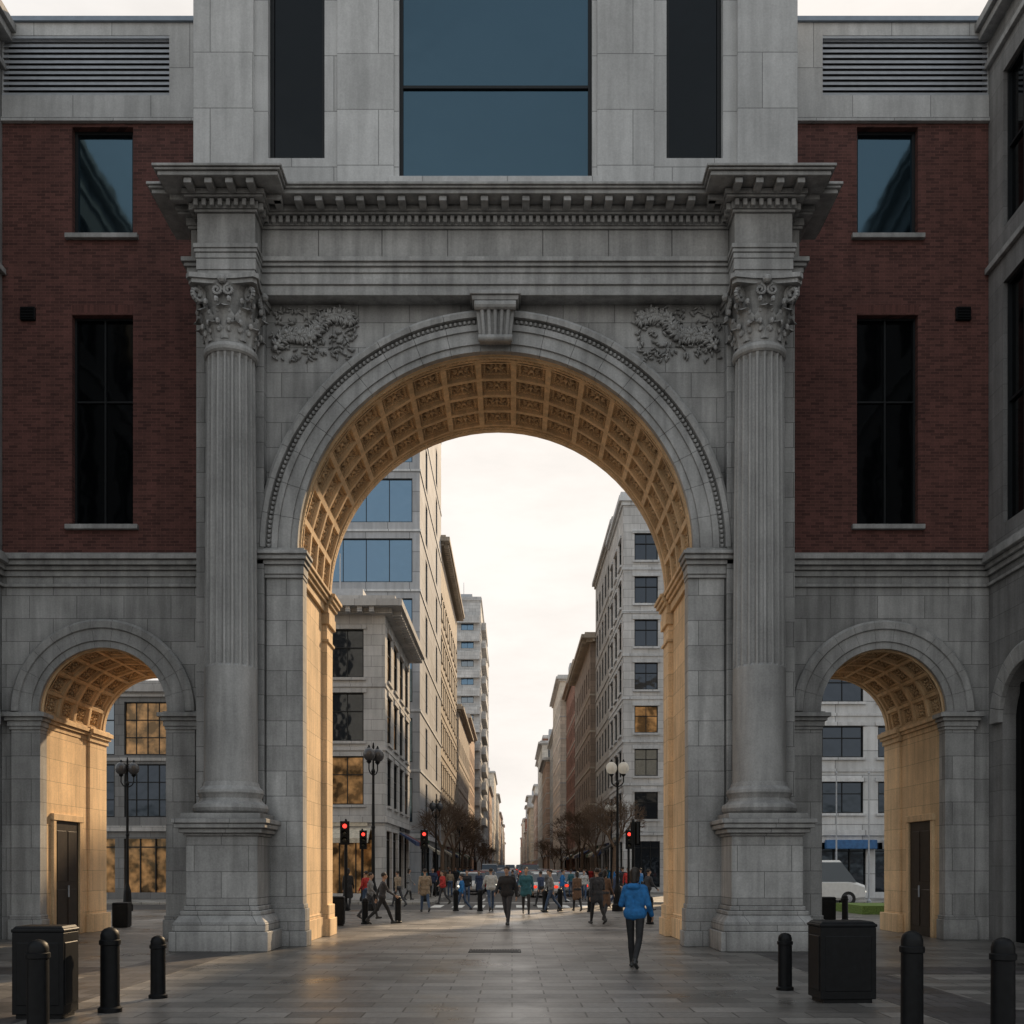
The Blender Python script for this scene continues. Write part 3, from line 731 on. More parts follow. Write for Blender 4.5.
    mb.obj("roof_plant",LOUV,B)
    return B
AWN=[noisy("maroon_awning",(.14,.03,.03),rough=.8),noisy("navy_awning",(.03,.05,.12),rough=.8),noisy("green_awning",(.03,.09,.05),rough=.8),noisy("cream_awning",(.5,.45,.36),rough=.8),noisy("charcoal_awning",(.04,.04,.04),rough=.8)]
SIGNB=noisy("blue_sign_paint",(.04,.13,.30),rough=.6); SIGNW=noisy("white_sign_paint",(.6,.6,.6),rough=.6)
def ps(name,col,**k): 
    k.setdefault('mortar',.015)
    return stone(name,col,stain=.15,bump=.1,**k)
LG=ps("light_grey_masonry",(.44,.43,.42)); WH=ps("white_panel_cladding",(.60,.61,.62),bw=3,bh=1.37,mortar=.03); BG=ps("beige_masonry",(.46,.40,.33)); BR=ps("brown_masonry",(.30,.235,.19)); RB_=stone("street_red_brick",(.32,.15,.10),bw=.4,bh=.15,mortar=.01,var=.2); DG=ps("dark_grey_masonry",(.20,.20,.20)); PG=ps("pale_grey_masonry",(.60,.595,.59)); TN=ps("tan_masonry",(.48,.42,.36)); FAR1=ps("hazed_cream_masonry",(.74,.66,.56)); FAR2=ps("hazed_pale_masonry",(.74,.70,.64)); FAR3=ps("hazed_rose_masonry",(.58,.42,.33)); FAR4=ps("hazed_grey_masonry",(.50,.50,.50)); GP=ps("grey_stone_panels",(.40,.41,.43),bw=3,bh=1.37,mortar=.03)  # FAR wall colours are paled to stand in for distance haze
street_building("light grey stone corner building with heavy bracketed cornice",'L',-16.9,-6.7,54,67,15.8,LG,LG,fh=3.35,g=4.6,bay=2.75,ww=1.75,wh=2.55,near=True,glasses=(GWARM,GGREY,GWARM),corn=1.0,sills=True,shopg=GWARM)
street_building("tall grey office tower with ribbon windows of blue glass",'L',-20,-6.3,70,91,40,GP,WH,fh=4.1,g=4.2,bay=13,ww=3.2,wh=3.0,near=True,glasses=(GBLUE,),corn=.1,strings=True,style='strip',frame=FRAME,sbay=9,sww=1.6)
street_building("beige masonry building with projecting cornice beside office tower",'L',-16,-6.4,91.2,119,31,BG,BG,corn=.9,sills=True,fh=3.8)
street_building("low brown masonry building on the street",'L',-16,-6.2,119.2,150,20.5,TN,BG,corn=.6)
street_building("low rose masonry building with flat roof",'L',-16,-6.5,150.2,178,24,FAR3,TN)
BT=street_building("tall slender residential tower with stacked balconies",'L',-14,-5.5,180,240,49,PG,PG,fh=3.2,strings=True,ww=2.2,bay=2.9,corn=.2,glasses=(GPALE,GPALE,GBLUE))
def balcony_mesh(w,d):
    m=MB(); m.box(-w/2,w/2,-d,0,0,.25); m.box(-w/2,w/2,-d,-d+.08,.25,1.35); m.box(-w/2,-w/2+.08,-d+.08,0,.25,1.35); m.box(w/2-.08,w/2,-d+.08,0,.25,1.35); return m.mesh("balcony",[PG])
bm1,bm2=balcony_mesh(7.4,.9),balcony_mesh(14,.8)
for k in range(13):
    for me_,loc,rz in((bm1,(-9.4,180,6+3.2*k),0),(bm2,(-5.5,192,6+3.2*k),pi/2)):
        o=bpy.data.objects.new("balcony",me_); o.location=loc; o.rotation_euler=(0,0,rz); link(o,BT)
street_building("white stone building with grid of wide windows",'R',7.6,13.0,70,80,27.2,PG,WH,fh=2.95,g=4.4,bay=2.2,ww=1.6,wh=1.85,near=True,glasses=(GPALE,GGREY,GGREY,GGREY,GWARM),corn=.3,sbay=2.6,sww=1.6,sills=True)
street_building("grey masonry building with punched windows",'R',8.0,15,80.2,98,29.0,LG,LG,corn=.35,fh=3.3,bay=2.8,ww=1.5)
street_building("dark stone building with deep cornice",'R',7.5,18,98.2,122,24,BR,BG,corn=.9,fh=3.5,bay=2.6)
street_building("red brick building with pale cornice",'R',7.9,18,122.2,149,26.5,RB_,BG,corn=.7,fh=3.3,bay=2.8)
street_building("grey low building with large gridded windows across the plaza",'X',-34,-18,56,68,11.8,DG,LG,fh=3.4,g=4.2,bay=2.9,ww=2.5,wh=2.9,near=True,glasses=(GWARM,GPALE,GGREY),corn=.3,shopg=GWARM,signs=False,style='grid')
RBd=street_building("white apartment building with wide windows across the plaza",'X',16.4,36,57,70,28,WH,WH,fh=3.1,g=4.0,bay=2.7,ww=2.3,wh=1.75,near=True,glasses=(GPALE,GGREY,GGREY),corn=.3,sills=True,signs=False)  # unseen upper storeys added to block sun from the foreground paving
for (a,b_,z0,z1,m_) in((17.4,20.2,2.75,3.25,SIGNB),(20.6,23.6,2.75,3.25,SIGNW)):
    mb=MB(); mb.box(a,b_,56.6,56.99,z0,z1); mb.obj("shop_sign_board",m_,RBd,bevel=.02)
rr=random.Random(12); mats=[FAR1,FAR4,FAR3,FAR2,RB_,FAR4,FAR3,FAR2]; mi_=0
y=149.2
while y<900:
    L=rr.uniform(14,28)*(1+y/600); h=rr.uniform(17,36)
    street_building(rr.choice(("pale masonry building along the long street","tan stone building along the long street")),'R',7.6+rr.uniform(-.8,.6),20,y,y+L,h,mats[mi_%8],PG,bay=rr.uniform(2.6,3.4),fh=rr.uniform(3.0,3.6),corn=rr.choice((.2,.6,.9)),glasses=(GPALE,GGREY)); y+=L+.3; mi_+=1
y=240.2
while y<900:
    L=rr.uniform(18,36)*(1+y/600); h=rr.uniform(17,38)
    street_building(rr.choice(("pale masonry building along the long street","tan stone building along the long street")),'L',-18,-6.2-rr.uniform(-.6,.6),y,y+L,h,mats[(mi_*3)%8],PG,bay=3.0,corn=rr.choice((.2,.6,.9)),glasses=(GPALE,GGREY)); y+=L+.3; mi_+=1
# ------------------------------------------------------------------ street furniture
def copy_thing(root,parts,loc,rot=0,scale=1,**k):
    r=root.copy(); coll.objects.link(r); r.location=loc; r.rotation_euler=(0,0,rot); r.scale=(scale,)*3 if not isinstance(scale,tuple) else scale
    for kk,v in k.items(): r[kk]=v
    out=[]
    for p in parts:
        q=p.copy(); coll.objects.link(q); q.parent=r; out.append(q)
    return r,out
mb=MB(); mb.lathe(0,0,[(.125,0),(.125,.05),(.10,.07),(.098,.80),(.112,.81),(.112,.86),(.098,.87),(.098,.92),(.085,.97),(.055,1.0),(.015,1.015)],28)
me=mb.mesh("bollard",[BLACK],True)
def bollard(loc,sc,lab="black cast metal bollard standing on plaza paving"):
    o=bpy.data.objects.new("bollard",me); o.location=loc; o.scale=(1.15,1.15,sc) if sc>.9 else (1,1,sc)
    link(o,label=lab,category="bollard",group="bollards around the plaza")
    m=o.modifiers.new("edge",'EDGE_SPLIT'); m.split_angle=.6
for px,fy,h in((38,1030,.98),(110,1012,1.03),(158,998,.84),(785,990,.82),(912,1036,1.1),(1003,1046,1.07)):
    x,y=gp(px,fy); bollard((x,y,0),h)
for px,fy,h in((398,923,.85),(365,924,.8),(650,924,.85),(560,911,.9),(590,912,.9),(457,910,.85),(545,912,.85),(845,921,.85),(480,911,.85)):
    x,y=gp(px,fy); bollard((x,min(y,41),0),h,"small black bollard near the kerb")
BN=empty("litter_bin",(0,0,0),label="black metal litter bin on dark paving",category="litter bin",group="litter bins")
BODY=[]
mb=MB(); mb.box(-.42,.42,-.42,.42,.05,.96)
for s in(-1,1): mb.box(-.35,.35,s*.415,s*.432,.15,.85); mb.box(s*.415,s*.432,-.35,.35,.15,.85)
BODY.append(mb.obj("bin_body",BLACK,BN,local=True,bevel=.012))
mb=MB(); mb.box(-.435,.435,-.435,.435,.96,1.0); mb.frustum((-.42,.42,-.42,.42),(-.38,.38,-.38,.38),1.0,1.03); BODY.append(mb.obj("bin_lid",BLACK,BN,local=True,bevel=.012))
mb=MB(); mb.box(-.37,.37,-.37,.37,0,.05); BODY.append(mb.obj("bin_base",BLACK,BN,local=True))
x,y=gp(36,1020); BN.location=(x,y+.25,0); BN.scale=(.72,.5,1.06)
x,y=gp(849,1004); copy_thing(BN,BODY,(x,y+.3,0),.04,(.88,.6,1.04))
for px,fy,s in((334,926,.9),(829,921,.8),(118,928,.75)):
    x,y=gp(px,fy); copy_thing(BN,BODY,(x,y+.3,0),.1,(.7*s,.7*s,.95*s),label="small dark litter bin near the passage")
mb=MB(); gx=-.36; gy=21.6
mb.box(gx-.55,gx+.55,gy-.3,gy-.24,.0,.016); mb.box(gx-.55,gx+.55,gy+.24,gy+.3,0,.016); mb.box(gx-.5,gx+.5,gy-.24,gy+.24,0,.006)
for k in range(20): mb.box(gx-.53+.056*k-.012,gx-.53+.056*k+.012,gy-.24,gy+.24,.006,.016)
mb.obj("drain_grate",BLACK,label="black metal drain grate set in paving",category="drain grate")
GLOBE,_n,_b=nm("frosted_globe_glass",.4,0,(.9,.88,.82)); _b.inputs['Subsurface Weight'].default_value=0.0
_t=_n.nodes.new('ShaderNodeBsdfTranslucent'); _t.inputs[0].default_value=(.95,.93,.88,1); _m=_n.nodes.new('ShaderNodeMixShader'); _m.inputs[0].default_value=.6
_n.links.new(_b.outputs[0],_m.inputs[1]); _n.links.new(_t.outputs[0],_m.inputs[2]); _n.links.new(_m.outputs[0],_n.nodes['Material Output'].inputs[0])
SMOKE=nm("smoked_globe_glass",.2,0,(.05,.05,.055))[0]
LP=empty("street_lamp",(0,0,0),label="black ornate street lamp with two pale globes",category="street lamp",group="ornate street lamps")
LPP=[]; AR=.24
mb=MB(); mb.lathe(0,0,[(.22,0),(.22,.25),(.17,.3),(.14,.8),(.10,.95),(.065,1.1),(.055,3.0),(.075,3.05),(.055,3.12),(.045,5.0),(.08,5.1),(.04,5.2),(.03,5.9),(.045,6.0),(.02,6.15)],14)
for s in(-1,1):
    pts=[(0,0,4.95),(.16*s,0,5.02),(AR*s,0,5.15),(AR*s,0,5.4)]
    for a,b in zip(pts,pts[1:]): mb.tube(a,b,.025,.025,6)
    mb.lathe(AR*s,0,[(.03,5.36),(.10,5.44),(.08,5.48)],10); mb.lathe(AR*s,0,[(.09,5.92),(.05,5.97),(.02,6.05)],10)
LPP.append(mb.obj("lamp_post",BLACK,LP,local=True))
for s in(-1,1):
    mb=MB(); mb.ell((AR*s,-.02,5.70),(.225,.225,.25),14,9); o=mb.obj("lamp_globe",GLOBE,LP,local=True,smooth=True); LPP.append(o)
x,y=gp(618,908); LP.location=(x*.925,40.8,0)
def lamp(loc,rot,sc,dark,lab):
    r,ps_=copy_thing(LP,LPP,loc,rot,sc,label=lab)
    if dark:
        for p in ps_[1:]: p.material_slots[0].link='OBJECT'; p.material_slots[0].material=SMOKE
lamp((gp(373,905)[0]*.87,41.2,0),1.0,1.1,True,"slim black street lamp with dark globes beside crossing")
lamp((-15.4,41,0),.2,1.0,True,"slim black street lamp with dark globes beside crossing")
for X,Y in((-4.6,62),(6.2,64),(-4.6,90),(6.2,94),(-4.6,125),(6.2,130)):
    lamp((X,Y,0),.5,.95,X<0,"black street lamp standing on the street pavement")
PM=MB(); PM.lathe(0,0,[(.12,0),(.12,.2),(.05,.3),(.03,6.4),(.06,6.5),(.01,6.6)],8); pmesh=PM.mesh("pole",[LOUV])
for X in(16.0,17.6):
    o=bpy.data.objects.new("pole",pmesh); o.location=(X,50.5,-.12); link(o,label="thin pale metal pole standing beside the road",category="pole",group="thin poles")
REDE,nt_,b_=nm("lit_red_lens",.3,0,(.5,.02,.02)); b_.inputs['Emission Color'].default_value=(1,.06,.04,1); b_.inputs['Emission Strength'].default_value=2.0
LENS=noisy("unlit_lens",(.03,.03,.02),rough=.2)
TL=empty("traffic_light",(0,0,0),label="traffic light on dark pole showing red",category="traffic light",group="traffic lights at the crossing"); TLP=[]
mb=MB(); mb.lathe(0,0,[(.14,0),(.14,.15),(.07,.3),(.06,3.6),(.03,3.7)],10); TLP.append(mb.obj("pole",BLACK,TL,local=True))
mb=MB(); mb.box(-.15,.15,-.26,-.06,2.7,3.55); mb.box(-.19,.19,-.28,-.262,2.65,3.6)
for z in(3.4,3.12,2.85):
    for i in range(8):
        a0=pi*i/8; a1=pi*(i+1)/8
        mb.quad((.12*math.cos(a0),-.28,z+.12*math.sin(a0)),(.12*math.cos(a1),-.28,z+.12*math.sin(a1)),(.12*math.cos(a1),-.45,z+.12*math.sin(a1)),(.12*math.cos(a0),-.45,z+.12*math.sin(a0)))
TLP.append(mb.obj("signal_housing",BLACK,TL,local=True,bevel=.01))
for z,m in((3.4,REDE),(3.12,LENS),(2.85,LENS)):
    mb=MB(); mb.ell((0,-.29,z),(.09,.03,.09),12,6); TLP.append(mb.obj("signal_lens",m,TL,local=True,smooth=True))
TL.location=(-6.7,41.3,0)
for X,Y,rz in((-4.4,51.6,0),(5.9,51.8,0),(4.9,41.4,2.6),(-7.6,52,.3)): copy_thing(TL,TLP,(X,Y,0),rz)
# ------------------------------------------------------------------ bare trees
BARK=noisy("brown_bark",(.13,.085,.055),rough=.9,sc=8,amt=.3)
def tree_mesh(seed):
    r=random.Random(seed); tr=MB(); cr=MB()
    tr.tube((0,0,0),(.03,0,1.2),.16,.13,8); tr.tube((.03,0,1.2),(0,.05,2.6),.13,.11,8)
    def br(p,d,l,rad,depth):
        q=p+d*l; (tr if depth==0 else cr).tube(p,q,rad,rad*.68,5 if depth<2 else 3)
        if depth>=5: return
        for i in range(r.choice((3,3,4)) if depth<4 else 3):
            a=r.uniform(0,2*pi); sp=r.uniform(.35,.75)
            o=d.orthogonal().normalized(); o=Matrix.Rotation(a,3,d)@o
            nd_=(d*math.cos(sp)+o*math.sin(sp)+Vector((0,0,.12))).normalized()
            st=p+d*l*r.uniform(.6,1.0)
            br(st,nd_,l*r.uniform(.62,.82),max(.008,rad*.54),depth+1)
    for i in range(4):
        a=i*pi/2+r.uniform(-.4,.4); br(Vector((0,.05,2.5)),Vector((math.cos(a)*.5,math.sin(a)*.5,.9)).normalized(),r.uniform(1.0,1.4),.07,0)
    return tr.mesh("trunk",[BARK]),cr.mesh("crown",[BARK])
TMs=[tree_mesh(s) for s in(1,2,3)]
rr=random.Random(5); pos=[]
for Y in(64,78,93,112,132,155,180,210): pos+=[(6.4,Y),(-4.8,Y+6)]
for (X,Y) in pos+[(24,52)]:
    T=empty("bare_tree",(X,Y,0),label="bare winter street tree growing from pavement",category="tree",group="bare trees along the street")
    T.rotation_euler=(0,0,rr.uniform(0,6)); s=rr.uniform(.8,1.25); T.scale=(s,s,s)
    t=rr.choice(TMs)
    for n_,m_ in(("trunk",t[0]),("crown",t[1])):
        o=bpy.data.objects.new(n_,m_); link(o,T,local=True)
# ------------------------------------------------------------------ cars
TYRE=noisy("tyre_rubber",(.02,.02,.02),rough=.85); RIM=noisy("wheel_rim",(.4,.4,.42),rough=.35,metal=.8); CGL=glass("car_window_glass",(.06,.07,.08),metal=.6)
HL,_n,_b=nm("headlight_glass",.2,0,(.8,.8,.75)); _b.inputs['Emission Color'].default_value=(1,.93,.75,1); _b.inputs['Emission Strength'].default_value=1.5
TLr,_n,_b=nm("tail_light_red",.3,0,(.5,.01,.01)); _b.inputs['Emission Color'].default_value=(1,.05,.02,1); _b.inputs['Emission Strength'].default_value=1.2
def paint(n,c): return noisy(n,c,rough=.28,amt=.06)
PAINTS=[paint("white_car_paint",(.72,.72,.7)),paint("silver_car_paint",(.4,.41,.42)),paint("black_car_paint",(.03,.03,.035)),paint("grey_car_paint",(.16,.17,.18)),paint("blue_car_paint",(.05,.10,.2)),paint("red_car_paint",(.35,.04,.03))]
def car_meshes(kind):
    out={}
    W2=.9 if kind=='car' else 1.0
    mb=MB()
    if kind=='car':
        st=[(-2.2,.72,.42,.62),(-2.1,.84,.30,.74),(-1.5,.9,.24,.86),(-.9,.9,.24,.95),(.9,.9,.24,.97),(1.7,.9,.24,.94),(2.1,.84,.30,.88),(2.2,.74,.42,.78)]
        cab=[(-1.05,.95),(-.35,1.42),(.9,1.45),(1.7,.96)]; wr=.33; wy=(-1.35,1.35)
    else:
        st=[(-2.5,.8,.45,.8),(-2.42,.95,.32,1.0),(-2.0,1.0,.28,1.15),(-1.6,1.0,.28,1.25),(2.4,1.0,.28,1.25),(2.5,.96,.32,1.25)]
        cab=[(-2.0,1.2),(-1.3,2.1),(2.3,2.15),(2.45,1.25)]; wr=.36; wy=(-1.6,1.55)
    rings=[[(-w*.92,y,zb),(-w,y,zb+.12),(-w,y,zt-.12),(-w*.9,y,zt),(w*.9,y,zt),(w,y,zt-.12),(w,y,zb+.12),(w*.92,y,zb)] for y,w,zb,zt in st]
    mb.loft(rings)
    ci=.12 if kind=='car' else .04
    b0,t0,t1,b1=cab; wt=W2-.18 if kind=='car' else W2-.08
    mb.frustum((-wt,wt,t0[0],t1[0]),(-wt+.06,wt-.06,t0[0]+.1,t1[0]-.08),t0[1],t1[1]+.05)
    out['body']=mb.mesh("body",[PAINTS[0]])
    mb=MB(); mb.frustum((-W2+ci*.5,W2-ci*.5,b0[0],b1[0]),(-wt+.01,wt-.01,t0[0],t1[0]),b0[1]-.05,t0[1])
    out['cabin_windows']=mb.mesh("cabin_windows",[CGL])
    mb=MB(); mb.M=Matrix.Rotation(pi/2,4,'Y')
    mb.lathe(0,0,[(.2,-.11),(wr-.02,-.11),(wr,-.08),(wr,.08),(wr-.02,.11),(.2,.11)],18); mb.lathe(0,0,[(.02,-.12),(.19,-.115),(.2,-.05),(.2,.05),(.19,.115),(.02,.12)],12,1)
    out['wheel']=mb.mesh("wheel",[TYRE,RIM])
    mb=MB(); mb.ell((0,0,0),(.16,.06,.08),8,5); out['headlight']=mb.mesh("headlight",[HL])
    mb=MB(); mb.ell((0,0,0),(.14,.05,.09),8,5); out['tail_light']=mb.mesh("tail_light",[TLr])
    out['lay']=(W2,wr,wy,st[0],st[-1]); return out
CM={'car':car_meshes('car'),'van':car_meshes('van')}
CN={0:"white",1:"silver",2:"black",3:"grey",4:"blue",5:"red"}
def car(kind,X,Y,rot,ci,z=-.12,where="driving on the street",grp="cars in street traffic"):
    m=CM[kind]; Rt=empty(kind,(X,Y,z),label=f"{CN[ci]} {kind} {where}",category=kind,group=grp); Rt.rotation_euler=(0,0,rot)
    W2,wr,wy,f,bk=m['lay']
    def part(n,loc):
        o=bpy.data.objects.new(n,m[n]); o.location=loc; link(o,Rt,local=True); return o
    b=part('body',(0,0,0)); b.material_slots[0].link='OBJECT'; b.material_slots[0].material=PAINTS[ci]
    part('cabin_windows',(0,0,0))
    for sx in(-1,1):
        for yy in wy:
            if Y<170 or yy<0: part('wheel',(sx*(W2-.1),yy,wr))
        part('headlight',(sx*(f[1]-.12),f[0]+.02,(f[2]+f[3])/2+.06)); part('tail_light',(sx*(bk[1]-.1),bk[0],bk[3]-.12))
rr=random.Random(9)
lanes=[(-2.8,0),(-.4,0),(2.0,pi),(4.3,pi)]
for li,(lx,rot) in enumerate(lanes):
    Y=(70,76,64,68)[li]
    while Y<300:
        k='van' if (rr.random()<.1 and Y>110) else 'car'
        car(k,lx+rr.uniform(-.15,.15),Y,rot+rr.uniform(-.02,.02),rr.choice((0,0,0,1,1,1,2,3,4,5))); Y+=rr.uniform(6.5,11)
car('van',14.5,50.0,pi/2,0,where="parked beside the plaza",grp="vans by the plaza")
GR=noisy("lawn_grass",(.12,.19,.04),rough=.9,sc=20,amt=.5,bump=.8)
mb=MB(); mb.box(13,24,38.0,41.2,-.1,.32); mb.obj("lawn",GR,kind="structure")
# ------------------------------------------------------------------ people
SKIN=noisy("skin",(.42,.25,.17),rough=.55,amt=.06); HAIRD=noisy("dark_hair",(.02,.014,.01),rough=.6); SHOE=noisy("dark_shoe",(.03,.03,.03),rough=.5); EYE=nm("eye",.2,0,(.03,.02,.02))[0]; LIP=nm("lips",.5,0,(.3,.1,.08))[0]
def cloth(n,c): return noisy(n,c,rough=.85,sc=14,amt=.25,bump=.3)
CL={'blue':cloth("bright_blue_jacket",(.017,.14,.36)),'black':cloth("black_cloth",(.02,.02,.022)),'dark':cloth("charcoal_cloth",(.045,.045,.05)),'navy':cloth("navy_cloth",(.03,.045,.09)),'red':cloth("red_cloth",(.4,.03,.025)),'teal':cloth("teal_cloth",(.03,.12,.15)),'brown':cloth("brown_cloth",(.14,.08,.05)),'grey':cloth("grey_cloth",(.18,.18,.18)),'white':cloth("white_cloth",(.45,.45,.43)),'denim':cloth("denim",(.05,.08,.14)),'tan':cloth("tan_cloth",(.25,.19,.13))}
def capsule_np(p0,p1,r0,r1,n=12,m=5):
    p0=Vector(p0);p1=Vector(p1);d=p1-p0
    d=d.normalized() if d.length>1e-6 else Vector((0,0,1)); a=d.orthogonal().normalized(); b=d.cross(a)
    rings=[]
    for (c,r,sgn) in((p0,r0,-1),(p1,r1,1)):
        rg=range(m) if sgn<0 else range(m-1,-1,-1)
        for i in rg:
            t=(pi/2)*(1-i/m)*.98
            rings.append([tuple(c+d*(sgn*r*math.sin(t))+a*(r*math.cos(t)*math.cos(2*pi*j/n))+b*(r*math.cos(t)*math.sin(2*pi*j/n))) for j in range(n)])
    return rings
def blob(prims,voxel,name,mats,smooth_it=3):
    mb=MB()
    for p in prims:
        if p[0]=='c': mb.loft(capsule_np(*p[1:5]))
        else: mb.ell(p[1],p[2],14,9)
    me0=mb.mesh("tmp",[]); o=bpy.data.objects.new("tmp",me0); coll.objects.link(o)
    r=o.modifiers.new("r",'REMESH'); r.mode='VOXEL'; r.voxel_size=voxel
    s=o.modifiers.new("s",'SMOOTH'); s.iterations=smooth_it; s.factor=.5
    dg=bpy.context.evaluated_depsgraph_get(); me=bpy.data.meshes.new_from_object(o.evaluated_get(dg)); me.name=name
    bpy.data.objects.remove(o)
    n=len(me.polygons); c=np.empty(n*3); me.polygons.foreach_get("center",c); c=c.reshape(-1,3)
    best=np.full(n,1e9); idx=np.zeros(n,dtype=np.int32)
    for p in prims:
        if p[0]=='c':
            a=np.array(p[1]);b=np.array(p[2]);ab=b-a; t=np.clip(((c-a)@ab)/max(1e-9,ab@ab),0,1)
            d=np.linalg.norm(c-(a+t[:,None]*ab),axis=1)-(p[3]+(p[4]-p[3])*t)
        else:
            rr_=np.array(p[2]); q=(c-np.array(p[1]))/rr_; d=(np.linalg.norm(q,axis=1)-1)*rr_.min()
        k=d<best; best[k]=d[k]; idx[k]=p[5] if p[0]=='c' else p[3]
    me.materials.clear()
    for m in mats: me.materials.append(m)
    me.polygons.foreach_set("material_index",idx); me.polygons.foreach_set("use_smooth",[True]*n); me.update()
    return me
def figure(legL=(0,0),legR=(0,0),armL=(0,.15),armR=(0,.15),coat=0,hairlong=0,fingers=False,female=False,outw=.12,puffy=0,lean=0,hood=False):
    P=[]; th,sh=.44,.43
    sw=.165 if female else .195
    def leg(s,a,k):
        hip=Vector((s*.095,0,0)); kn=hip+Vector((s*.01,math.sin(a),-math.cos(a)))*th; an=kn+Vector((0,math.sin(a-k),-math.cos(a-k)))*sh
        return hip,kn,an,a-k
    L=leg(-1,*legL); Rr=leg(1,*legR)
    low=min(L[2].z,Rr[2].z); pz=-low+.085
    def up(v): return v+Vector((0,0,pz))
    for (h,k,a,ang) in(L,Rr):
        h,k,a=up(h),up(k),up(a)
        P.append(('c',h,k,.092,.060,3)); P.append(('c',k,k.lerp(a,.35),.060,.062,3)); P.append(('c',k.lerp(a,.35),a,.062,.042,3))
        fa=max(-1.0,min(.4,ang*.9)) if ang<0 else ang*.5
        fd=Vector((0,math.cos(fa),math.sin(fa))); heel=a+Vector((0,-.03,-.045)); toe=a+fd*.155+Vector((0,0,-.05))
        P.append(('c',heel,toe,.042,.034,4)); P.append(('c',a+Vector((0,0,.0)),a+Vector((0,.05,-.03)),.045,.045,4))
    z0=pz
    def tz(x,z,y=0): return Vector((x,y+lean*(z-0),z+z0))
    pf=puffy; fm=.92 if female else 1
    P+=[('c',tz(-.075,.02,-.015),tz(.075,.02,-.015),.115,.115,3),('c',tz(-.06,.12),tz(.06,.12),(.105+pf)*fm,(.105+pf)*fm,2),('c',tz(-.07,.2),tz(-.085*fm,.38),(.11+pf)*fm,(.105+pf)*fm,2),('c',tz(.07,.2),tz(.085*fm,.38),(.11+pf)*fm,(.105+pf)*fm,2),
        ('c',tz(-.09*fm,.36,.01),tz(.09*fm,.36,.01),(.118+pf)*fm,(.118+pf)*fm,2),('c',tz(-sw+.03,.46),tz(sw-.03,.46),.07+pf*.6,.07+pf*.6,2),('c',tz(0,.46),tz(0,.53),.075,.05,2),('c',tz(0,.5,.0),tz(0,.6,.015),.052,.05,0)]
    P.append(('c',tz(-.07,.03),tz(.07,.03),.122+pf,.122+pf,2))
    if coat:
        for s in(-1,1): P.append(('c',tz(s*.07,.05),tz(s*.09,-coat),.12,.135,2))
        P.append(('c',tz(0,.0),tz(0,-coat),.12,.12,2))
    hc=tz(0,.70,.02)
    P+=[('e',hc+Vector((0,-.008,.02)),(.076,.092,.098),0),('e',hc+Vector((0,.022,-.05)),(.056,.062,.062),0),('e',hc+Vector((0,.1,-.012)),(.013,.02,.022),0),
        ('e',hc+Vector((-.078,-.005,-.005)),(.014,.022,.032),0),('e',hc+Vector((.078,-.005,-.005)),(.014,.022,.032),0),
        ('e',hc+Vector((0,-.022,.045)),(.086,.094,.09),1)]
    if fingers: P+=[('e',hc+Vector((-.03,.084,.01)),(.012,.008,.008),5),('e',hc+Vector((.03,.084,.01)),(.012,.008,.008),5),('e',hc+Vector((0,.083,-.058)),(.022,.008,.008),6)]
    if hairlong:
        P+=[('c',hc+Vector((0,-.05,.02)),hc+Vector((0,-.075,-hairlong)),.075,.05,1),('c',hc+Vector((-.05,-.03,.0)),hc+Vector((-.055,-.05,-hairlong*.8)),.04,.03,1),('c',hc+Vector((.05,-.03,.0)),hc+Vector((.055,-.05,-hairlong*.8)),.04,.03,1)]
    if hood: P.append(('c',tz(-.06,.5,-.08),tz(.06,.5,-.08),.055,.055,2))
    for (s,(a,e)) in((-1,armL),(1,armR)):
        so_=tz(s*sw,.455); d=Vector((s*outw,math.sin(a),-math.cos(a))).normalized(); el=so_+d*.285
        d2=Vector((s*outw*.2,math.sin(a+e),-math.cos(a+e))).normalized(); wr_=el+d2*.245
        P+=[('c',so_,el,.058+pf*.5,.046+pf*.5,2),('c',el,wr_,.046+pf*.5,.033+pf*.4,2),('c',wr_,wr_+d2*.03,.026,.026,0)]
        side=Vector((0,1,0)) if abs(d2.y)<.8 else Vector((0,0,1)); side=(side-d2*side.dot(d2)).normalized(); inn=Vector((-s,0,0))
        for q in(-.022,0,.022): P.append(('c',wr_+d2*.03+side*q*.7,wr_+d2*.095+side*q,.015,.014,0))
        if fingers:
            for i,(q,l) in enumerate(((.032,.07),(.011,.08),(-.011,.074),(-.031,.058))):
                k0=wr_+d2*.1+side*q; k1=k0+(d2*.9+inn*.25).normalized()*l*.5; k2=k1+(d2*.6+inn*.8).normalized()*l*.5
                P+=[('c',k0,k1,.0095,.009,0),('c',k1,k2,.009,.008,0)]
            t0=wr_+d2*.045+side*.03; t1=t0+(side*.7+d2*.7+inn*.2).normalized()*.035; t2=t1+(side*.25+d2*.9+inn*.35).normalized()*.03
            P+=[('c',t0,t1,.012,.0105,0),('c',t1,t2,.0105,.009,0)]
        else:
            P.append(('c',wr_+d2*.1,wr_+d2*.16+inn*.02,.02,.014,0)); P.append(('c',wr_+d2*.05+side*.02,wr_+d2*.1+side*.045,.011,.009,0))
    return P
BASEM=[SKIN,HAIRD,CL['dark'],CL['black'],SHOE,EYE,LIP]
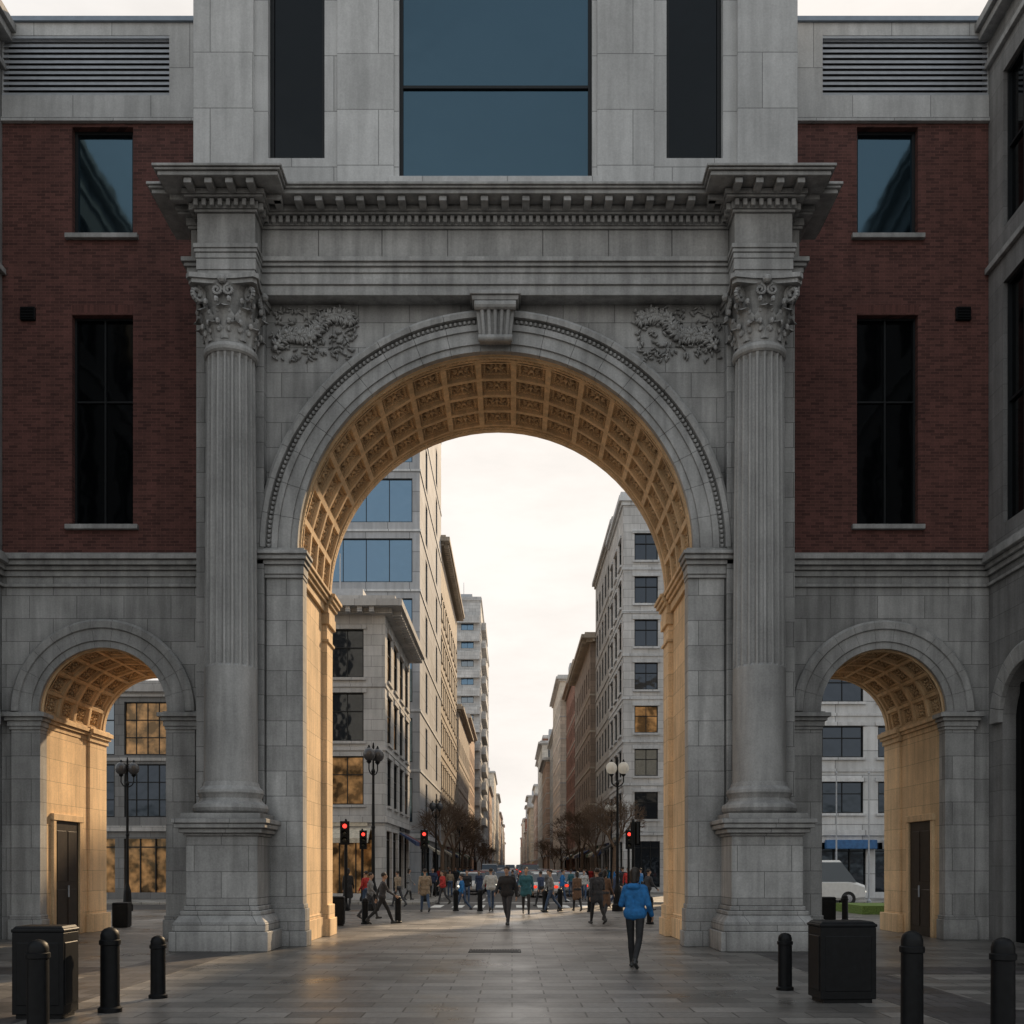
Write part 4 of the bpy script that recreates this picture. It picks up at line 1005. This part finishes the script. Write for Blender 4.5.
def mk(px,fy,h,rot,meshes,top,bot,label,pos_=None):
    if pos_: X,Y=pos_
    else: X,Y=gp(px,fy)
    zoff=0
    if Y>42.0: zoff=-.12
    if 51<Y: zoff=-.12 if -4<X<5.6 else 0
    o=bpy.data.objects.new("person",meshes); o.location=(X,Y,zoff); o.rotation_euler=(0,0,rot); s=h/1.76; o.scale=(s,s,s)
    link(o,label=label,category="person",group="pedestrians")
    for i,m in((2,CL[top]),(3,CL[bot])):
        o.material_slots[i].link='OBJECT'; o.material_slots[i].material=m
    return o
Pw=figure(legL=(.2,.05),legR=(-.2,.45),armL=(.05,1.4),armR=(-.1,.8),fingers=True,female=True,hairlong=.12,puffy=.012,outw=.32,hood=True)
Mw=blob(Pw,.0065,"person",BASEM); wo=mk(635,968,1.76,-.4,Mw,'blue','black',"woman in bright blue jacket and black leggings walking away")
def child(parent,prims,infl,voxel,name,mat):
    q=[]
    for p in prims:
        q.append(('c',p[1],p[2],p[3]+infl,p[4]+infl,0) if p[0]=='c' else ('e',p[1],tuple(x+infl for x in p[2]),0))
    m=blob(q,voxel,name,[mat],4); o=bpy.data.objects.new(name,m); link(o,parent,local=True)
child(wo,[p for p in Pw if p[-1]==2],.007,.012,"jacket",CL['blue']); child(wo,[p for p in Pw if p[-1]==1],.006,.009,"hair",HAIRD)
Pm=figure(legL=(.3,.1),legR=(-.3,.35),armL=(-.3,.35),armR=(.3,.6),fingers=True,outw=.25,puffy=.012)
Mm=blob(Pm,.0075,"person",BASEM); mo=mk(507,925,1.8,pi-.3,Mm,'black','dark',"man in black jacket walking across the plaza")
child(mo,[p for p in Pm if p[-1]==2],.008,.014,"jacket",CL['black']); child(mo,[p for p in Pm if p[-1]==1],.006,.01,"hair",HAIRD)
V={}
V['stride']=blob(figure(legL=(.5,.12),legR=(-.45,.35),armL=(-.5,.3),armR=(.5,.5),lean=.08,fingers=True),.0085,"person",BASEM)
V['walk']=blob(figure(legL=(.34,.08),legR=(-.32,.38),armL=(-.32,.3),armR=(.32,.45),outw=.18,lean=.03),.011,"person",BASEM)
V['walk2']=blob(figure(legL=(-.2,.5),legR=(.26,.05),armL=(.2,.9),armR=(-.25,.2),outw=.28,lean=.05,puffy=.02),.011,"person",BASEM)
V['stand']=blob(figure(legL=(.08,.04),legR=(-.05,.05),armL=(.1,.5),armR=(.0,.2),outw=.22),.011,"person",BASEM)
V['phone']=blob(figure(legL=(.05,.05),legR=(0,0),armL=(.0,.2),armR=(.3,1.6)),.011,"person",BASEM)
V['coat']=blob(figure(legL=(.22,.1),legR=(-.2,.3),armL=(-.2,.3),armR=(.2,.5),coat=.33,female=True,hairlong=.1),.011,"person",BASEM)
V['coat2']=blob(figure(legL=(.28,.1),legR=(-.26,.4),armL=(-.2,.3),armR=(.1,1.3),coat=.15,puffy=.015,outw=.2),.011,"person",BASEM)
pl=[(382,924,1.66,-pi/2+.3,'stride','dark','black'),(370,919,1.6,-pi/2,'walk','grey','dark'),(597,924,1.74,.4,'coat2','dark','black'),(605,921,1.68,-.6,'coat','brown','dark'),(366,909,1.7,1.0,'stand','red','denim'),
(526,914,1.76,pi,'coat2','teal','black'),(425,912,1.7,.3,'coat2','tan','denim'),(443,902,1.7,2.0,'walk2','red','dark'),(462,909,1.6,1.4,'walk','blue','denim'),(467,901,1.7,3.0,'phone','black','denim'),(491,911,1.72,.2,'walk2','white','denim'),(479,897,1.66,3.0,'coat','navy','black'),
(541,904,1.7,0.8,'walk','navy','black'),(551,912,1.68,1.6,'walk','grey','denim'),(562,900,1.74,-1.5,'walk2','blue','denim'),(577,911,1.58,.3,'coat','brown','black'),(584,898,1.72,3.0,'walk','white','denim'),(616,905,1.72,-1.3,'walk2','navy','navy'),(628,899,1.7,2.8,'stand','red','denim'),(648,911,1.7,-1.2,'walk','dark','black'),
(398,904,1.72,1.0,'walk','tan','dark'),(409,900,1.66,-1.2,'coat','grey','black'),(348,910,1.7,0,'coat','black','black'),(433,897,1.7,3.0,'walk2','navy','black'),(450,895,1.7,.5,'stand','tan','denim'),(513,895,1.7,1.2,'walk','black','grey'),(548,896,1.7,2.2,'coat2','grey','black'),(571,895,1.7,.8,'stand','teal','denim'),(641,899,1.7,1.0,'walk','blue','black')]
NMs={'stride':"taking a long stride",'walk':"walking",'walk2':"walking with arm bent",'stand':"standing",'phone':"holding up phone",'coat':"in long coat",'coat2':"in thick jacket"}
for (px,fy,h,rot,v,top,bot) in pl:
    mk(px,fy,h,rot,V[v],top,bot,f"person in {top} top and {bot} trousers {NMs[v]}")
rr=random.Random(21)
for i in range(28):
    sdx=rr.choice((-1,1)); Y=rr.uniform(54,130); X=(-5.2+rr.uniform(-.9,.9)) if sdx<0 else (6.6+rr.uniform(-.8,.5))
    v=rr.choice(('walk','stand','coat','coat2')); t=rr.choice(list(CL)); mk(0,0,rr.uniform(1.6,1.8),rr.choice((0,pi))+rr.uniform(-.3,.3),V[v],t,rr.choice(('black','denim','dark')),f"person in {t} clothes {NMs[v]} on the pavement",pos_=(X,Y))
print("polys",sum(len(m.polygons) for m in bpy.data.meshes))
